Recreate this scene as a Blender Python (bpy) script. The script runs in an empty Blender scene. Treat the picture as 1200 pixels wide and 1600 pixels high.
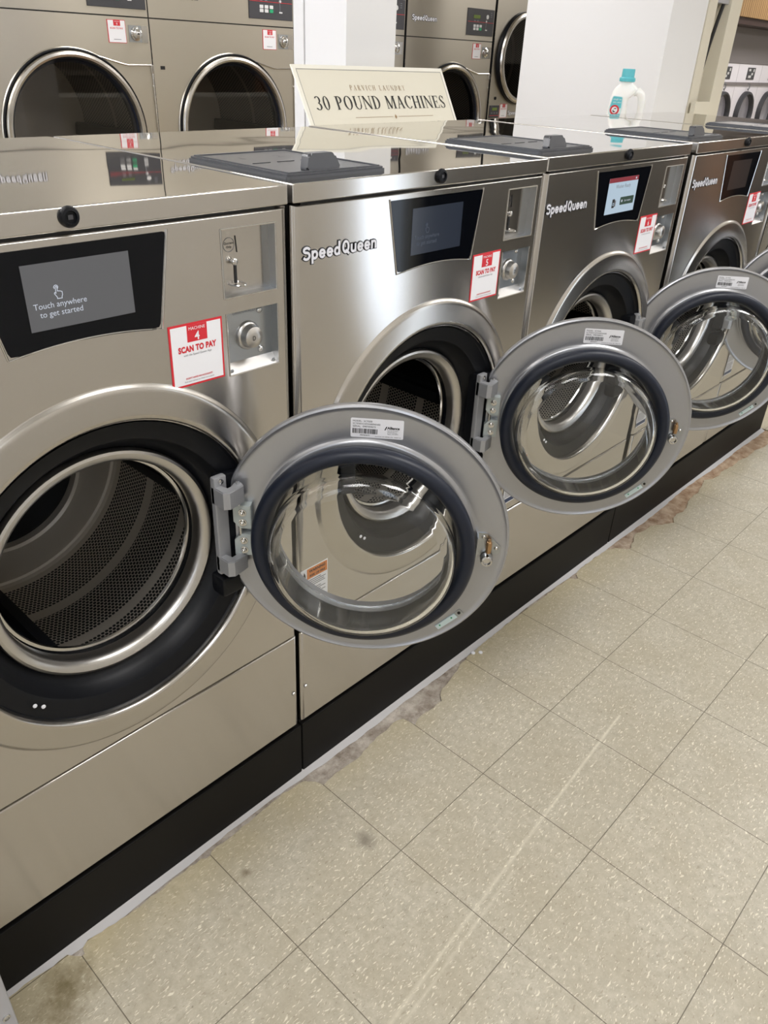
import bpy, bmesh, math, random
from mathutils import Matrix, Vector
random.seed(7)
PI = math.pi
scn = bpy.context.scene
COL = scn.collection

# ------------------------------------------------------------------ camera
cam_data = bpy.data.cameras.new('camera')
cam = bpy.data.objects.new('camera', cam_data); COL.objects.link(cam)
R = ((0.6845120058, 0.3473601829, -0.6409245020), (-0.7278610043, 0.3748123612, -0.5742247402), (0.0407636152, 0.8595676804, 0.5093934928))
cam.matrix_world = Matrix(((*R[0], -0.1082), (*R[1], -0.9013), (*R[2], 1.3786), (0, 0, 0, 1)))
cam_data.sensor_fit = 'VERTICAL'; cam_data.sensor_height = 32.0
cam_data.lens = 32.0 * 1210.44 / 1600.0
cam_data.clip_start = 0.02; cam_data.clip_end = 60
scn.camera = cam

# ------------------------------------------------------------------ light, sky, exposure
LAMP = 14.5            # added ceiling panels, out of view
SKY = 4.0             # daylight outside the added door and the windows
scn.view_settings.view_transform = 'Standard'; scn.view_settings.look = 'None'
scn.view_settings.gamma = 1.0; scn.view_settings.use_curve_mapping = False
scn.view_settings.exposure = 0.0
world = bpy.data.worlds.new('sky'); scn.world = world; world.use_nodes = True
wb = world.node_tree.nodes['Background']; wb.inputs[0].default_value = (0.78, 0.86, 1.0, 1); wb.inputs[1].default_value = SKY
scn.cycles.use_denoising = True
scn.cycles.max_bounces = 14; scn.cycles.transmission_bounces = 10; scn.cycles.glossy_bounces = 6; scn.cycles.transparent_max_bounces = 12

# ------------------------------------------------------------------ materials
def lin(c):
    return tuple(((v / 255) / 12.92 if v / 255 <= 0.04045 else ((v / 255 + 0.055) / 1.055) ** 2.4) for v in c)

def mat(name, rgb, rough=0.5, metal=0.0, spec=0.5, srgb=True, **kw):
    m = bpy.data.materials.new(name); m.use_nodes = True
    b = m.node_tree.nodes['Principled BSDF']
    c = lin(rgb) if srgb else rgb
    b.inputs['Base Color'].default_value = (*c, 1)
    b.inputs['Roughness'].default_value = rough; b.inputs['Metallic'].default_value = metal
    b.inputs['Specular IOR Level'].default_value = spec
    for k, v in kw.items(): b.inputs[k.replace('_', ' ')].default_value = v
    return m

class NT:
    """tiny node-tree helper"""
    def __init__(s, m): s.t = m.node_tree; s.b = s.t.nodes.get('Principled BSDF')
    def n(s, typ, **kw):
        nd = s.t.nodes.new(typ)
        for k, v in kw.items(): setattr(nd, k, v)
        return nd
    def l(s, a, b): s.t.links.new(a, b)
    def m(s, op, a, b=None, c=None):
        nd = s.n('ShaderNodeMath', operation=op)
        for i, v in enumerate((a, b, c)):
            if v is None: continue
            if isinstance(v, (int, float)): nd.inputs[i].default_value = v
            else: s.l(v, nd.inputs[i])
        return nd.outputs[0]
    def mix(s, f, a, b):
        nd = s.n('ShaderNodeMix', data_type='RGBA')
        if isinstance(f, (int, float)): nd.inputs[0].default_value = f
        else: s.l(f, nd.inputs[0])
        for i, v in ((6, a), (7, b)):
            if isinstance(v, tuple): nd.inputs[i].default_value = (*v[:3], 1)
            else: s.l(v, nd.inputs[i])
        return nd.outputs[2]
    def noise(s, vec, scale, detail=2, rough=0.5):
        nd = s.n('ShaderNodeTexNoise'); nd.inputs['Scale'].default_value = scale
        nd.inputs['Detail'].default_value = detail; nd.inputs['Roughness'].default_value = rough
        s.l(vec, nd.inputs['Vector']); return nd.outputs['Fac']
    def mapping(s, vec, scale=(1, 1, 1), loc=(0, 0, 0), rot=(0, 0, 0)):
        nd = s.n('ShaderNodeMapping'); nd.inputs['Scale'].default_value = scale
        nd.inputs['Location'].default_value = loc; nd.inputs['Rotation'].default_value = rot
        s.l(vec, nd.inputs['Vector']); return nd.outputs[0]
    def obj(s): return s.n('ShaderNodeTexCoord').outputs['Object']
    def uv(s): return s.n('ShaderNodeTexCoord').outputs['UV']
    def ramp(s, f, stops):
        nd = s.n('ShaderNodeValToRGB'); r = nd.color_ramp
        while len(r.elements) < len(stops): r.elements.new(0.5)
        for e, (p, c) in zip(r.elements, stops): e.position = p; e.color = (*c, 1) if len(c) == 3 else c
        s.l(f, nd.inputs[0]); return nd.outputs[0]
    def bump(s, h, strength, dist, normal=None):
        nd = s.n('ShaderNodeBump'); nd.inputs['Strength'].default_value = strength; nd.inputs['Distance'].default_value = dist
        s.l(h, nd.inputs['Height'])
        if normal: s.l(normal, nd.inputs['Normal'])
        return nd.outputs[0]

def brushed(name, rgb, rough, aniso, wave=0.0, wscale=3.0, grain=0.02, streak=(6, 420, 420), rot=0.25):
    m = mat(name, rgb, rough, 1.0)
    t = NT(m); o = t.obj()
    g = t.noise(t.mapping(o, streak), 1.0, 3)
    if grain: t.l(t.m('MULTIPLY_ADD', g, grain * 2, rough - grain), t.b.inputs['Roughness'])
    if aniso:
        t.b.inputs['Anisotropic'].default_value = aniso; t.b.inputs['Anisotropic Rotation'].default_value = rot
        tg = t.n('ShaderNodeTangent', direction_type='UV_MAP', uv_map='UVMap'); t.l(tg.outputs[0], t.b.inputs['Tangent'])
    if wave:
        w = t.noise(o, wscale, 1)
        t.l(t.bump(w, 1.0, wave), t.b.inputs['Normal'])
    return m

M = {}
M['front'] = brushed('brushed_stainless_front', (196, 192, 187), 0.19, 0.97, wave=0.004, wscale=2.6, grain=0.0)
M['lid'] = brushed('polished_stainless_lid', (206, 203, 198), 0.03, 0.0, wave=0.0012, wscale=4.0, grain=0.0)
M['bezel'] = brushed('stainless_bezel', (192, 188, 182), 0.22, 0.0, grain=0.0)
M['dryer'] = brushed('brushed_stainless_dryer', (190, 184, 172), 0.32, 0.7, wave=0.005, wscale=2.0, grain=0.0)
M['ring'] = mat('satin_ring_steel', (198, 195, 191), 0.3, 1.0)
M['chrome'] = mat('polished_steel', (205, 204, 202), 0.12, 1.0)
M['door_steel'] = brushed('dull_steel_door', (172, 173, 177), 0.30, 0.0, grain=0.03, streak=(30, 30, 30)); M['door_steel'].node_tree.nodes['Principled BSDF'].inputs['Metallic'].default_value = 0.75
M['zinc'] = brushed('zinc_plate', (176, 180, 184), 0.3, 0.0, grain=0.02, streak=(60, 60, 60))
M['cast'] = mat('cast_aluminium', (160, 161, 164), 0.42, 0.35)
M['clamp'] = mat('plated_clamp', (176, 183, 181), 0.4, 0.3)
M['brass'] = mat('brass', (176, 142, 104), 0.3, 0.9)
M['gasket'] = mat('dark_blue_rubber', (20, 26, 40), 0.42, 0.0, 0.4)
M['black'] = mat('black_plastic', (11, 13, 18), 0.42, 0, 0.25)
M['blackgloss'] = mat('black_glass', (7, 9, 14), 0.06, 0, 0.22)
M['dark'] = mat('dark_cabinet_side', (22, 22, 22), 0.6)
M['base'] = mat('black_painted_plinth', (20, 19, 18), 0.5, 0, 0.15)
M['dispenser'] = mat('charcoal_plastic', (66, 67, 71), 0.33)
M['white'] = mat('white_sticker', (232, 232, 236), 0.45)
M['red'] = mat('red_print', (205, 40, 52), 0.45)
M['ink'] = mat('black_print', (22, 22, 24), 0.5)
M['greyink'] = mat('grey_print', (110, 112, 118), 0.5)
M['orange'] = mat('orange_print', (214, 128, 60), 0.5)
M['navy'] = mat('navy_print', (42, 60, 96), 0.5)
M['logo'] = mat('bright_logo_face', (226, 226, 232), 0.35, 0.2)
M['logo_edge'] = mat('dark_logo_edge', (20, 20, 28), 0.4)
M['sign'] = mat('cream_sign_board', (228, 223, 207), 0.5)
M['signedge'] = mat('pale_sign_edge', (240, 237, 226), 0.5)
M['bronze'] = mat('bronze_print', (160, 132, 98), 0.5)
M['teal'] = mat('teal_plastic', (96, 190, 202), 0.35)
M['bottle'] = mat('white_plastic', (244, 244, 242), 0.3, Subsurface_Weight=0.1)
M['pale_teal'] = mat('pale_label', (214, 232, 234), 0.4)
M['wall'] = mat('white_wall_paint', (233, 233, 235), 0.6)
M['walldull'] = mat('opposite_wall_paint', (196, 192, 184), 0.7)
M['wood'] = mat('added_brown_boarding', (120, 78, 48), 0.5)
M['cream'] = mat('cream_trim_paint', (220, 214, 198), 0.5)
M['ceiling'] = mat('ceiling_tile', (236, 235, 230), 0.8)
M['cable'] = mat('black_cable', (16, 15, 15), 0.5)
M['grille'] = mat('grey_panel', (128, 122, 122), 0.5)
M['brown'] = mat('dark_brown_soffit', (62, 44, 40), 0.5)
M['white_enamel'] = mat('white_enamel', (238, 234, 240), 0.3)
M['darkgrey'] = mat('dark_grey_plastic', (62, 62, 66), 0.4)
M['greypanel'] = mat('grey_painted_panel', (172, 172, 176), 0.5)
M['keypad'] = mat('pale_keys', (214, 214, 214), 0.5)
M['green'] = mat('green_key', (36, 160, 110), 0.5)
M['caulk'] = mat('grey_caulk', (186, 184, 184), 0.7)

def emit(name, rgb, strength, base=(10, 10, 12), rough=0.25):
    m = mat(name, base, rough)
    b = m.node_tree.nodes['Principled BSDF']
    b.inputs['Emission Color'].default_value = (*lin(rgb), 1); b.inputs['Emission Strength'].default_value = strength
    return m
M['lcd_grey'] = emit('lit_grey_screen', (98, 98, 100), 0.8, (24, 24, 26))
M['lcd_dim'] = emit('dim_blue_screen', (46, 52, 64), 0.75, (12, 13, 16), 0.12)
M['lcd_off'] = emit('faint_screen', (60, 54, 52), 0.5, (20, 18, 18), 0.1)
M['lcd_white'] = emit('lit_white_screen', (190, 210, 226), 0.85)
M['lcd_text'] = emit('screen_text', (214, 220, 232), 0.8)
M['lcd_textdim'] = emit('dim_screen_text', (84, 92, 106), 0.6)
M['lcd_red'] = emit('screen_red_bar', (150, 62, 70), 0.8)
M['lcd_green'] = emit('screen_green_button', (64, 84, 72), 0.8)
M['lcd_display'] = emit('green_lcd', (96, 110, 48), 0.7)
M['lamp'] = emit('added_lamp_diffuser', (255, 253, 252), LAMP, (240, 240, 240), 0.6)

def glass_mat(name, rgb=(255, 255, 255), rough=0.0, ior=1.47):
    return mat(name, rgb, rough, 0.0, 0.5, Transmission_Weight=1.0, IOR=ior)
M['glass'] = glass_mat('clear_door_glass', (250, 252, 252))
M['pane'] = None
def pane_mat(name, tint, ior=1.5):
    m = bpy.data.materials.new(name); m.use_nodes = True; t = NT(m); t.t.nodes.remove(t.b)
    out = t.t.nodes['Material Output']
    fr = t.n('ShaderNodeFresnel'); bf = t.n('ShaderNodeNewGeometry').outputs['Backfacing']; t.l(t.m('POWER', ior, t.m('MULTIPLY_ADD', bf, -2.0, 1.0)), fr.inputs[0])
    tr = t.n('ShaderNodeBsdfTransparent'); tr.inputs[0].default_value = (*tint, 1)
    gl = t.n('ShaderNodeBsdfGlossy'); gl.inputs['Roughness'].default_value = 0.02
    mx = t.n('ShaderNodeMixShader'); t.l(fr.outputs[0], mx.inputs[0]); t.l(tr.outputs[0], mx.inputs[1]); t.l(gl.outputs[0], mx.inputs[2])
    t.l(mx.outputs[0], out.inputs[0]); return m
M['pane'] = pane_mat('window_glass', (0.96, 0.97, 0.97))
M['tinted'] = pane_mat('tinted_dryer_glass', (0.66, 0.65, 0.63), 1.5)

def perforated(name, rgb, pitch, hole, bands, rough=0.35):
    """steel with a hexagonal grid of holes; u runs round the drum, v into it"""
    m = mat(name, rgb, rough, 0.5); t = NT(m); uv = t.uv()
    sx = t.n('ShaderNodeSeparateXYZ'); t.l(uv, sx.inputs[0]); u, v = sx.outputs[0], sx.outputs[1]
    def lattice(off):
        a = t.m('SUBTRACT', t.m('FRACT', t.m('MULTIPLY_ADD', u, 1 / pitch, off)), 0.5)
        b = t.m('SUBTRACT', t.m('FRACT', t.m('MULTIPLY_ADD', v, 1 / (pitch * 1.732), off)), 0.5)
        b = t.m('MULTIPLY', b, 1.732)
        return t.m('SQRT', t.m('ADD', t.m('MULTIPLY', a, a), t.m('MULTIPLY', b, b)))
    d = t.m('MINIMUM', lattice(0.0), lattice(0.5))
    hl = t.m('LESS_THAN', d, hole / pitch)
    for lo, hi in bands:
        inside = t.m('MULTIPLY', t.m('GREATER_THAN', v, lo), t.m('LESS_THAN', v, hi))
        hl = t.m('MULTIPLY', hl, t.m('SUBTRACT', 1.0, inside))
    t.l(t.mix(hl, lin(rgb), (0.004, 0.004, 0.004)), t.b.inputs['Base Color'])
    t.l(t.m('MULTIPLY_ADD', hl, -0.5, 0.5), t.b.inputs['Metallic'])
    return m
M['drum'] = perforated('perforated_drum_steel', (200, 193, 182), 0.0080, 0.0031, [(-1, .012), (.10, .122), (.215, .24), (.335, 1)])
M['drum_back'] = mat('drum_back_steel', (200, 192, 180), 0.45, 0.4)
M['dryer_drum'] = perforated('perforated_dryer_drum', (150, 142, 134), 0.014, 0.005, [(.25, .27)])

def slats():
    m = mat('slatted_wood', (176, 138, 92), 0.5); t = NT(m); o = t.obj()
    sx = t.n('ShaderNodeSeparateXYZ'); t.l(o, sx.inputs[0])
    f = t.m('FRACT', t.m('MULTIPLY', sx.outputs[0], 1 / 0.045))
    g = t.m('LESS_THAN', f, 0.22)
    n = t.noise(t.mapping(o, (40, 40, 2)), 1.0)
    c = t.mix(n, lin((200, 164, 112)), lin((150, 112, 70)))
    t.l(t.mix(g, c, lin((84, 58, 36))), t.b.inputs['Base Color']); return m
M['slats'] = slats()

def tile_floor():
    m = mat('speckled_vinyl_tile', (186, 176, 150), 0.32, 0.0, 0.35); t = NT(m); o = t.obj()
    sx = t.n('ShaderNodeSeparateXYZ'); t.l(o, sx.inputs[0]); x, y = sx.outputs[0], sx.outputs[1]
    P = 0.2745
    gx = t.m('MULTIPLY_ADD', x, 1 / P, -0.129 / P + 20); gy = t.m('MULTIPLY_ADD', y, 1 / P, 0.0115 / P + 20)
    fx = t.m('ABSOLUTE', t.m('SUBTRACT', t.m('FRACT', gx), 0.5)); fy = t.m('ABSOLUTE', t.m('SUBTRACT', t.m('FRACT', gy), 0.5))
    seam = t.m('GREATER_THAN', t.m('MAXIMUM', fx, fy), 0.5 - 0.0009 / P)
    cell = t.n('ShaderNodeCombineXYZ'); t.l(t.m('FLOOR', gx), cell.inputs[0]); t.l(t.m('FLOOR', gy), cell.inputs[1])
    wn = t.n('ShaderNodeTexWhiteNoise'); wn.noise_dimensions = '3D'; t.l(cell.outputs[0], wn.inputs['Vector'])
    tint = wn.outputs['Value']
    cloud = t.noise(o, 7, 4, 0.6); fine = t.noise(o, 60, 6, 0.75)
    c = t.mix(t.ramp(fine, [(0.30, (0, 0, 0)), (0.70, (1, 1, 1))]), lin((162, 155, 138)), lin((195, 188, 171)))
    c = t.mix(t.m('MULTIPLY', t.ramp(cloud, [(0.38, (0, 0, 0)), (0.66, (1, 1, 1))]), 0.55), c, lin((167, 158, 137)))
    c = t.mix(t.m('MULTIPLY', tint, 0.16), c, lin((160, 154, 138)))
    # pale and dark chips: short streaks bent by noise, several directions
    warp = t.n('ShaderNodeVectorMath', operation='ADD')
    ns = t.n('ShaderNodeTexNoise'); ns.inputs['Scale'].default_value = 45; t.l(o, ns.inputs['Vector'])
    sc = t.n('ShaderNodeVectorMath', operation='SCALE'); sc.inputs[3].default_value = 0.014; t.l(ns.outputs['Color'], sc.inputs[0])
    t.l(o, warp.inputs[0]); t.l(sc.outputs[0], warp.inputs[1])
    for rot, scale, lo, col, k in ((0.25, (70, 250, 1), 0.655, (234, 228, 208), 0.66), (-0.5, (85, 270, 1), 0.67, (232, 225, 204), 0.6), (1.3, (90, 260, 1), 0.68, (230, 224, 204), 0.55),
                                   (0.6, (80, 240, 1), 0.66, (146, 136, 116), 0.5), (1.9, (150, 220, 1), 0.71, (122, 112, 94), 0.6)):
        nz = t.noise(t.mapping(warp.outputs[0], scale, rot=(0, 0, rot), loc=(rot * 31, rot * 17, 0)), 1.0, 1, 0.4)
        chip = t.ramp(nz, [(lo, (0, 0, 0)), (lo + 0.06, (1, 1, 1))])
        c = t.mix(t.m('MULTIPLY', chip, k), c, lin(col))
    # yellow-brown wear along the washers and two darker stains
    near = t.m('SMOOTH_MIN', 1.0, t.m('MAXIMUM', t.m('MULTIPLY_ADD', y, 9.0, 1.15), 0.0), 0.05)
    st = t.m('MULTIPLY', near, t.m('MULTIPLY', t.noise(o, 9, 4, 0.65), 0.75))
    c = t.mix(st, c, lin((188, 172, 128)))
    def spot(px, py, r, col, k, c):
        dx = t.m('SUBTRACT', x, px); dy = t.m('SUBTRACT', y, py)
        d = t.m('SQRT', t.m('ADD', t.m('MULTIPLY', dx, dx), t.m('MULTIPLY', dy, dy)))
        d = t.m('ADD', d, t.m('MULTIPLY', t.m('SUBTRACT', t.noise(o, 26, 4, 0.7), 0.5), r * 1.6))
        f = t.m('MULTIPLY', t.m('SUBTRACT', 1.0, t.m('MINIMUM', t.m('DIVIDE', t.m('MAXIMUM', d, 0.0), r), 1.0)), k)
        return t.mix(f, c, lin(col))
    c = spot(0.085, -0.06, 0.06, (104, 92, 62), 0.9, c); c = spot(0.05, -0.10, 0.05, (104, 92, 62), 0.8, c)
    c = spot(0.43, -0.105, 0.014, (96, 82, 58), 0.9, c); c = spot(0.645, -0.22, 0.03, (120, 114, 102), 0.8, c)
    # pale scrape running beside the row
    def line(ax, ay, bx, by, w, k, c):
        L2 = (bx - ax) ** 2 + (by - ay) ** 2
        q = t.m('DIVIDE', t.m('ADD', t.m('MULTIPLY', t.m('SUBTRACT', x, ax), bx - ax), t.m('MULTIPLY', t.m('SUBTRACT', y, ay), by - ay)), L2)
        q = t.m('MINIMUM', t.m('MAXIMUM', q, 0.0), 1.0)
        dx = t.m('SUBTRACT', x, t.m('MULTIPLY_ADD', q, bx - ax, ax)); dy = t.m('SUBTRACT', y, t.m('MULTIPLY_ADD', q, by - ay, ay))
        d = t.m('SQRT', t.m('ADD', t.m('MULTIPLY', dx, dx), t.m('MULTIPLY', dy, dy)))
        f = t.m('SUBTRACT', 1.0, t.m('MINIMUM', t.m('DIVIDE', d, w), 1.0))
        f = t.m('MULTIPLY', f, t.m('MULTIPLY', t.noise(t.mapping(o, (20, 260, 1)), 1.0, 3), k))
        return t.mix(f, c, lin((232, 226, 206)))
    c = line(1.337, -0.416, 0.954, -0.446, 0.005, .9, c); c = line(0.954, -0.446, 0.40, -0.492, 0.006, 0.6, c); c = line(0.80, -0.475, 0.38, -0.512, 0.005, 0.45, c)
    c = t.mix(t.m('MULTIPLY', seam, 0.75), c, lin((70, 62, 48)))
    t.l(c, t.b.inputs['Base Color'])
    t.l(t.m('MULTIPLY_ADD', cloud, 0.25, 0.28), t.b.inputs['Roughness'])
    t.l(t.bump(t.m('SUBTRACT', t.m('MULTIPLY', fine, 0.3), t.m('MULTIPLY', seam, 1.0)), 0.35, 0.001), t.b.inputs['Normal'])
    return m
M['tile'] = tile_floor()
def concrete():
    m = mat('exposed_concrete', (164, 150, 132), 0.85); t = NT(m); o = t.obj()
    a = t.noise(o, 22, 5, 0.7); b = t.noise(o, 140, 3, 0.7)
    sx = t.n('ShaderNodeSeparateXYZ'); t.l(o, sx.inputs[0])
    brown = t.m('MINIMUM', t.m('MAXIMUM', t.m('SUBTRACT', sx.outputs[0], 1.5), 0.0), 1.0)
    a = t.ramp(a, [(0.34, (0, 0, 0)), (0.66, (1, 1, 1))]); c1 = t.mix(a, lin((132, 120, 106)), lin((206, 197, 185)))
    c2 = t.mix(a, lin((150, 116, 86)), lin((212, 188, 160)))
    c = t.mix(brown, c1, c2); c = t.mix(t.m('MULTIPLY', b, 0.35), c, lin((92, 80, 70)))
    t.l(c, t.b.inputs['Base Color']); t.l(t.bump(a, 0.8, 0.004), t.b.inputs['Normal']); return m
M['concrete'] = concrete()

# ------------------------------------------------------------------ mesh building
FONT = None
class MB:
    def __init__(s): s.bm = bmesh.new(); s.mats = []; s.uvl = s.bm.loops.layers.uv.new('UVMap'); s.done = set(); s.flat = set()
    def mi(s, m):
        m = M[m] if isinstance(m, str) else m
        if m not in s.mats: s.mats.append(m)
        return s.mats.index(m)
    def _f(s, vs, i, smooth=True):
        try: f = s.bm.faces.new(vs)
        except ValueError: return None
        f.material_index = i; f.smooth = smooth; return f
    def box(s, x0, x1, y0, y1, z0, z1, m, bev=0.0, seg=2, xf=None):
        t = bmesh.new()
        vs = [t.verts.new((x, y, z)) for x in (x0, x1) for y in (y0, y1) for z in (z0, z1)]
        for q in ((0, 1, 3, 2), (4, 6, 7, 5), (0, 4, 5, 1), (2, 3, 7, 6), (0, 2, 6, 4), (1, 5, 7, 3)): t.faces.new([vs[k] for k in q])
        if bev: bmesh.ops.bevel(t, geom=t.edges[:], offset=bev, segments=seg, affect='EDGES', profile=0.5)
        s.absorb(t, m, xf)
    def absorb(s, t, m, xf=None, smooth=True):
        i = s.mi(m); bmesh.ops.recalc_face_normals(t, faces=t.faces[:])
        mp = {}
        for v in t.verts: mp[v] = s.bm.verts.new(xf @ v.co if xf else v.co)
        for f in t.faces: s._f([mp[v] for v in f.verts], i, smooth)
        t.free()
    def poly(s, pts, m, smooth=False):
        return s._f([s.bm.verts.new(p) for p in pts], s.mi(m), smooth)
    def lathe(s, prof, m, c=(0, 0, 0), axis='y', seg=64, a0=0.0, a1=2 * PI, xf=None, mats=None, uvr=None):
        """prof: (r, h) pairs. axis 'y': h runs along +Y, 'z': along +Z. u = arc length, v = profile length"""
        full = abs(a1 - a0 - 2 * PI) < 1e-6
        n = seg if full else seg + 1
        rmax = uvr or max(p[0] for p in prof)
        L = [0.0]
        for a, b in zip(prof, prof[1:]): L.append(L[-1] + math.hypot(b[0] - a[0], b[1] - a[1]))
        rings = []
        for r, h in prof:
            row = []
            if r < 1e-6:
                p = Vector((0, h, 0)) if axis == 'y' else Vector((0, 0, h)); p += Vector(c)
                v = s.bm.verts.new(xf @ p if xf else p); row = [v] * n
            else:
                for k in range(n):
                    a = a0 + (a1 - a0) * k / seg
                    p = Vector((r * math.cos(a), h, r * math.sin(a))) if axis == 'y' else Vector((r * math.cos(a), r * math.sin(a), h))
                    p += Vector(c); row.append(s.bm.verts.new(xf @ p if xf else p))
            rings.append(row)
        for j in range(len(prof) - 1):
            i = s.mi(mats[j] if mats else m)
            for k in range(seg):
                k2 = (k + 1) % n
                q = [rings[j][k], rings[j][k2], rings[j + 1][k2], rings[j + 1][k]]
                u = [(k, j), (k + 1, j), (k + 1, j + 1), (k, j + 1)]
                vs, us = [], []
                for v, w in zip(q, u):
                    if v not in vs: vs.append(v); us.append(w)
                if len(vs) < 3: continue
                f = s._f(vs, i)
                if f:
                    for lp, w in zip(f.loops, us): lp[s.uvl].uv = ((a1 - a0) * w[0] / seg * rmax, L[w[1]])
                    s.done.add(f)
    def tube(s, pts, r, m, seg=8, caps=True, closed=False):
        i = s.mi(m); pts = [Vector(p) for p in pts]; n = len(pts); rings = []
        rr = r if isinstance(r, (list, tuple)) else [r] * n
        for k, p in enumerate(pts):
            a = pts[k - 1] if (k or closed) else p; b = pts[(k + 1) % n] if (k < n - 1 or closed) else p
            d = (b - a).normalized(); up = Vector((0, 0, 1)) if abs(d.z) < 0.9 else Vector((1, 0, 0))
            e1 = d.cross(up).normalized(); e2 = d.cross(e1)
            rings.append([s.bm.verts.new(p + rr[k] * (math.cos(2 * PI * j / seg) * e1 + math.sin(2 * PI * j / seg) * e2)) for j in range(seg)])
        for k in range(n if closed else n - 1):
            A, B = rings[k], rings[(k + 1) % n]
            for j in range(seg): s._f([A[j], A[(j + 1) % seg], B[(j + 1) % seg], B[j]], i)
        if caps and not closed: s._f(rings[0][::-1], i); s._f(rings[-1], i)
    def prism(s, out, m, xf, d, bev=0.0, side=None):
        """2-D outline in a local x,y frame, extruded along local +z by d"""
        t = bmesh.new(); n = len(out)
        a = [t.verts.new((x, y, 0)) for x, y in out]; b = [t.verts.new((x, y, d)) for x, y in out]
        t.faces.new(a[::-1]); top = t.faces.new(b)
        for k in range(n): t.faces.new([a[k], a[(k + 1) % n], b[(k + 1) % n], b[k]])
        if bev: bmesh.ops.bevel(t, geom=[e for e in top.edges], offset=bev, segments=2, affect='EDGES')
        s.absorb(t, m, xf)
    def sheet(s, outer, holes, m, xf=None):
        """flat polygon with holes"""
        t = bmesh.new(); ed = []
        for ring in [outer] + holes:
            vs = [t.verts.new((x, y, 0)) for x, y in ring]
            ed += [t.edges.new((vs[k], vs[(k + 1) % len(vs)])) for k in range(len(vs))]
        bmesh.ops.triangle_fill(t, edges=ed, use_beauty=True, use_dissolve=False)
        for f in t.faces:
            f.normal_update()
            if f.normal.z < 0: f.normal_flip()
        i = s.mi(m); mp = {v: s.bm.verts.new(xf @ v.co if xf else v.co) for v in t.verts}
        for f in t.faces: s._f([mp[v] for v in f.verts], i, False)
        t.free()
    def text(s, body, size, m, xf, align='CENTER', offset=0.0, extrude=0.0, sx=1.0, shear=0.0, space=1.0, width=None):
        cu = bpy.data.curves.new('t', 'FONT'); cu.body = body; cu.size = size; cu.align_x = align
        cu.offset = offset; cu.extrude = extrude; cu.shear = shear; cu.space_character = space; cu.resolution_u = 3
        o = bpy.data.objects.new('t', cu); COL.objects.link(o)
        dg = bpy.context.evaluated_depsgraph_get(); me = bpy.data.meshes.new_from_object(o.evaluated_get(dg))
        i = s.mi(m)
        if width and len(me.vertices):
            xs = [v.co.x for v in me.vertices]; sx = width / (max(xs) - min(xs))
        vs = [s.bm.verts.new(xf @ Vector((v.co.x * sx, v.co.y, v.co.z))) for v in me.vertices]
        for p in me.polygons: s._f([vs[k] for k in p.vertices], i, False)
        bpy.data.objects.remove(o); bpy.data.curves.remove(cu); bpy.data.meshes.remove(me)
    def mesh(s, name, sharp=35, recalc=False):
        if recalc: bmesh.ops.recalc_face_normals(s.bm, faces=s.bm.faces[:])
        for f in s.bm.faces:
            if f in s.done: continue
            f.normal_update(); n = f.normal
            for lp in f.loops:
                c = lp.vert.co
                if abs(n.z) >= max(abs(n.x), abs(n.y)): lp[s.uvl].uv = (c.x, c.y)
                elif abs(n.y) >= abs(n.x): lp[s.uvl].uv = (c.x, c.z)
                else: lp[s.uvl].uv = (c.y, c.z)
        me = bpy.data.meshes.new(name); s.bm.to_mesh(me); s.bm.free()
        for m in s.mats: me.materials.append(m)
        me.set_sharp_from_angle(angle=math.radians(sharp)); return me

def front(x, y, z):
    """local frame of a surface facing -Y: x right, y up, z out"""
    return Matrix(((1, 0, 0, x), (0, 0, -1, y), (0, 1, 0, z), (0, 0, 0, 1)))
def flat(x, y, z, rz=0):
    return Matrix.Translation((x, y, z)) @ Matrix.Rotation(rz, 4, 'Z')

CACHE = {}
def part(name, fn, parent=None, key=None, label=None, loc=None, rz=0.0, sharp=35, recalc=False):
    """one mesh object; a key lets repeats share mesh data"""
    me = CACHE.get(key) if key else None
    if me is None:
        mb = MB(); fn(mb); me = mb.mesh(name, sharp, recalc)
        if key: CACHE[key] = me
    o = bpy.data.objects.new(name, me); COL.objects.link(o)
    if parent: o.parent = parent
    if loc: o.location = loc
    o.rotation_euler.z = rz
    if label: o['label'] = label
    wn = o.modifiers.new('weighted', 'WEIGHTED_NORMAL'); wn.keep_sharp = True; wn.weight = 100
    return o
def thing(name, label, cat, loc=(0, 0, 0), rz=0.0, group=None):
    o = bpy.data.objects.new(name, None); COL.objects.link(o); o.empty_display_size = 0.05
    o.location = loc; o.rotation_euler.z = rz; o['label'] = label; o['category'] = cat
    if group: o['group'] = group
    return o
def tag(o, label, cat, group=None):
    o['label'] = label; o['category'] = cat
    if group: o['group'] = group
    return o
def struct(name, fn, label=None, **kw):
    o = part(name, fn, **kw); o['kind'] = 'structure'
    if label: o['label'] = label
    return o
def circle(cx, cy, r, n=96): return [(cx + r * math.cos(2 * PI * k / n), cy + r * math.sin(2 * PI * k / n)) for k in range(n)]
def rect(x0, x1, y0, y1): return [(x0, y0), (x1, y0), (x1, y1), (x0, y1)]
def rrect(x0, x1, y0, y1, r, n=4):
    out = []
    for cx, cy, a in ((x1 - r, y1 - r, 0), (x0 + r, y1 - r, 1), (x0 + r, y0 + r, 2), (x1 - r, y0 + r, 3)):
        for k in range(n + 1): t = (a + k / n) * PI / 2; out.append((cx + r * math.cos(t), cy + r * math.sin(t)))
    return out
def round_poly(pts, r, n=4):
    out = []
    for k, p in enumerate(pts):
        p = Vector(p); a = Vector(pts[k - 1]); b = Vector(pts[(k + 1) % len(pts)])
        d1 = (a - p).normalized(); d2 = (b - p).normalized(); p1 = p + d1 * r; p2 = p + d2 * r
        for j in range(n + 1):
            t = j / n; out.append(tuple((1 - t) ** 2 * p1 + 2 * t * (1 - t) * p + t * t * p2))
    return out

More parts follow.
